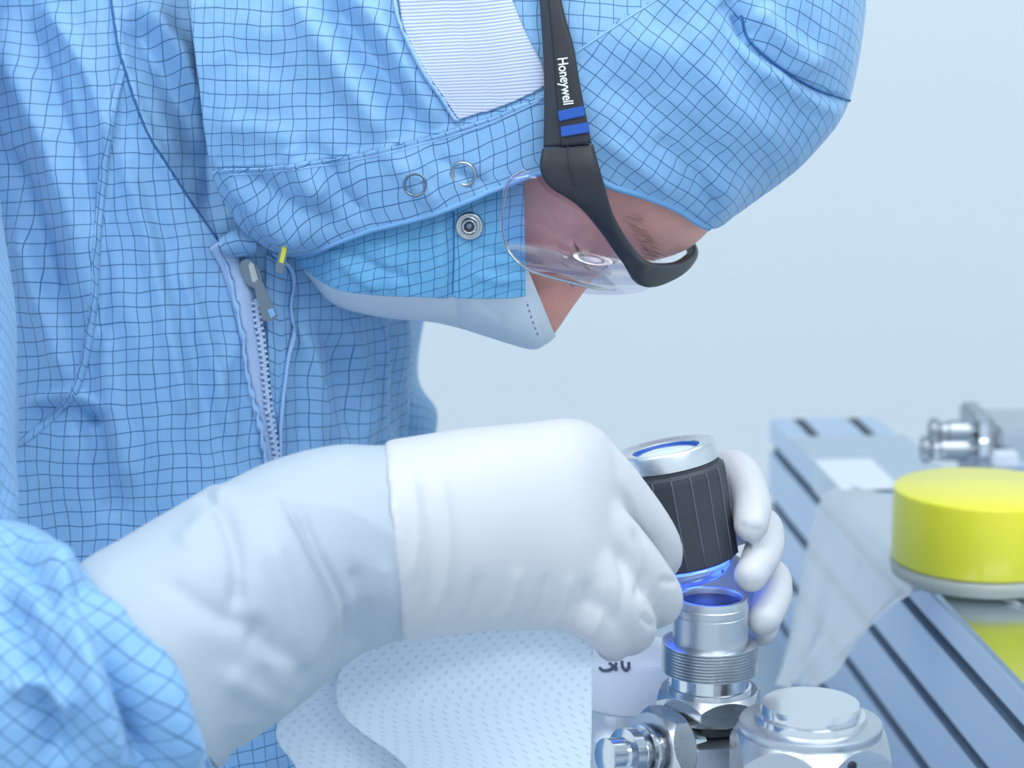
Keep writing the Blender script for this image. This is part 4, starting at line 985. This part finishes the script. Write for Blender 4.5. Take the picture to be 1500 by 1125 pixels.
bar_loft('temple_ridge', [(795, -100, 812, -100, .9815, .9815), (803, 0, 821, 0, .9772, .9772), (811, 80, 841, 78, .9762, .9762), (815, 140, 851, 136, .9762, .9762), (822, 214, 865, 210, .977, .977)], .002, 'black_rubber', tarm)
bar_loft('front_arm', [(794, 219, 869, 212, .980, .980), (791, 248, 878, 245, .979, .979), (806, 274, 888, 280, .980, .981), (848, 298, 900, 322, .985, .986), (880, 332, 916, 354, .994, .995), (905, 372, 936, 376, 1.006, 1.008), (930, 412, 952, 384, 1.022, 1.026), (952, 420, 968, 386, 1.036, 1.040), (984, 409, 990, 384, 1.060, 1.062), (1006, 392, 1007, 375, 1.085, 1.085), (1018, 370, 1010, 362, 1.110, 1.110), (1000, 340, 985, 338, 1.150, 1.150)], .0055, 'black_rubber', gl, 110)
bar_loft('far_arm', [(1005, 345, 990, 340, 1.148, 1.148), (900, 280, 880, 270, 1.185, 1.185), (840, 180, 800, 180, 1.195, 1.195), (812, 0, 785, 0, 1.195, 1.195)], .005, 'black_rubber', gl)
bar_loft('arm_groove', [(830, 206, 832, 206, .9768, .9768), (833, 240, 835, 240, .9752, .9752), (840, 272, 843, 272, .9765, .9765)], .0006, 'dark_gap', gl, 20)
for (a, b, c, d_) in (((817, 163), (855, 155), (857, 170), (819, 178)), ((821, 186), (861, 179), (864, 194), (822, 201))):
    slab('blue_stripe', [a, b, c, d_], .9752, .0009, 'stripe_blue', tarm, .0003)
cu = bpy.data.curves.new('brand_lettering', 'FONT'); cu.body = 'Honeywell'; cu.size = .0068; cu.extrude = .0001; cu.offset = .00009; cu.space_character = .98
cu.align_x = 'LEFT'; cu.align_y = 'CENTER'
to = bpy.data.objects.new('tmp_text', cu); COL.objects.link(to)
tm = bpy.data.meshes.new_from_object(to.evaluated_get(bpy.context.evaluated_depsgraph_get())); bpy.data.objects.remove(to)
p0, p1 = P(823, 85, .9746), P(832, 153, .9746); xd = (p1 - p0); Lt = np.linalg.norm(xd); xd /= Lt
zd_ = -FV - xd * (-FV @ xd); zd_ /= np.linalg.norm(zd_); yd = np.cross(zd_, xd)
xs = np.array([v.co.x for v in tm.vertices]); k = Lt / (xs.max() - xs.min())
for v_ in tm.vertices:
    c = v_.co.copy(); v_.co = Vector(p0 + xd * (c.x - xs.min()) * k + yd * c.y * .95 + zd_ * c.z)
tm.name = 'brand_lettering'; lt_o = obj('brand_lettering', tm, 'print_white', tarm, smooth=False)
# lens: surface between the arm line and the lower rim, mirrored to the far side
up = spline([(772, 249, .984), (800, 262, .984), (850, 303, .988), (890, 350, .998), (918, 392, 1.012), (938, 415, 1.030), (950, 420, 1.055), (955, 421, HC)], 60)
lw_ = spline([(768, 249, .985), (744, 268, .985), (735, 318, .988), (742, 362, .996), (770, 392, 1.010), (815, 408, 1.030), (870, 421, 1.056), (900, 424, HC)], 60)
s_ = np.linspace(0, 1, 30)[None, :, None]; LG = PP(up)[:, None] * (1 - s_) + PP(lw_)[:, None] * s_
bl = np.sin(s_[..., 0] * math.pi) * np.sin(np.linspace(0, 1, 60) * math.pi)[:, None]
LG = LG + (-FV * .004 + fwd * .002) * bl[..., None]
lens = obj('lens', grid_mesh('lens', LG), 'lens_clear', gl)
xm, ym, dm_ = proj(LG); LG2 = LG + FV * (2 * (HC - dm_))[..., None]
obj('lens', grid_mesh('lens', LG2), 'lens_clear', gl)
obj('lens_rim', tube_mesh('lens_rim', PP(lw_), .0009, 8), 'lens_rim', lens)
obj('nose_pad', tube_mesh('nose_pad', PP([(838, 418, 1.066), (858, 400, 1.060), (878, 392, 1.062), (893, 400, 1.07)]), [.0015, .0025, .0025, .0012], 10, 20), 'lens_clear', gl)

# ------------------------------------------------------------------ wipe under the right hand
def sheet(name, top, right, bottom, left, dtop, dbot, parent, seed, th=.0012):
    c = coons(top, right, bottom, left, 70, 80)
    t = np.linspace(0, 1, 70)[:, None] * np.ones((1, 80)); s2 = np.ones((70, 1)) * np.linspace(0, 1, 80)[None]
    D = dtop * (1 - t) + dbot * t + .004 * np.sin(s2 * 5 + seed) * t + .002 * noise2(t * 3, s2 * 4, seed)
    X = P(c[..., 0], c[..., 1], D); uu, vv = grid_uv(X)
    return solid(obj(name, grid_mesh(name, X, uv=(uu, vv)), 'wipe', parent), th, 0)
wp = thing('cleaning_wipe', 'folded white dimpled cleaning wipe hanging under the near gloved hand', 'wipe', P(700, 1130, .935))
sheet('upper_layer', [(540, 880), (700, 890), (868, 905)], [(868, 905), (868, 1000), (863, 1200)], [(600, 1230), (740, 1220), (863, 1200)], [(540, 880), (492, 1028), (600, 1130), (600, 1230)], .925, .930, wp, 2)
sheet('under_layer', [(480, 960), (600, 960), (840, 960)], [(840, 960), (840, 1080), (840, 1240)], [(470, 1240), (650, 1240), (840, 1240)], [(480, 960), (405, 1066), (436, 1130), (470, 1240)], .940, .945, wp, 6)
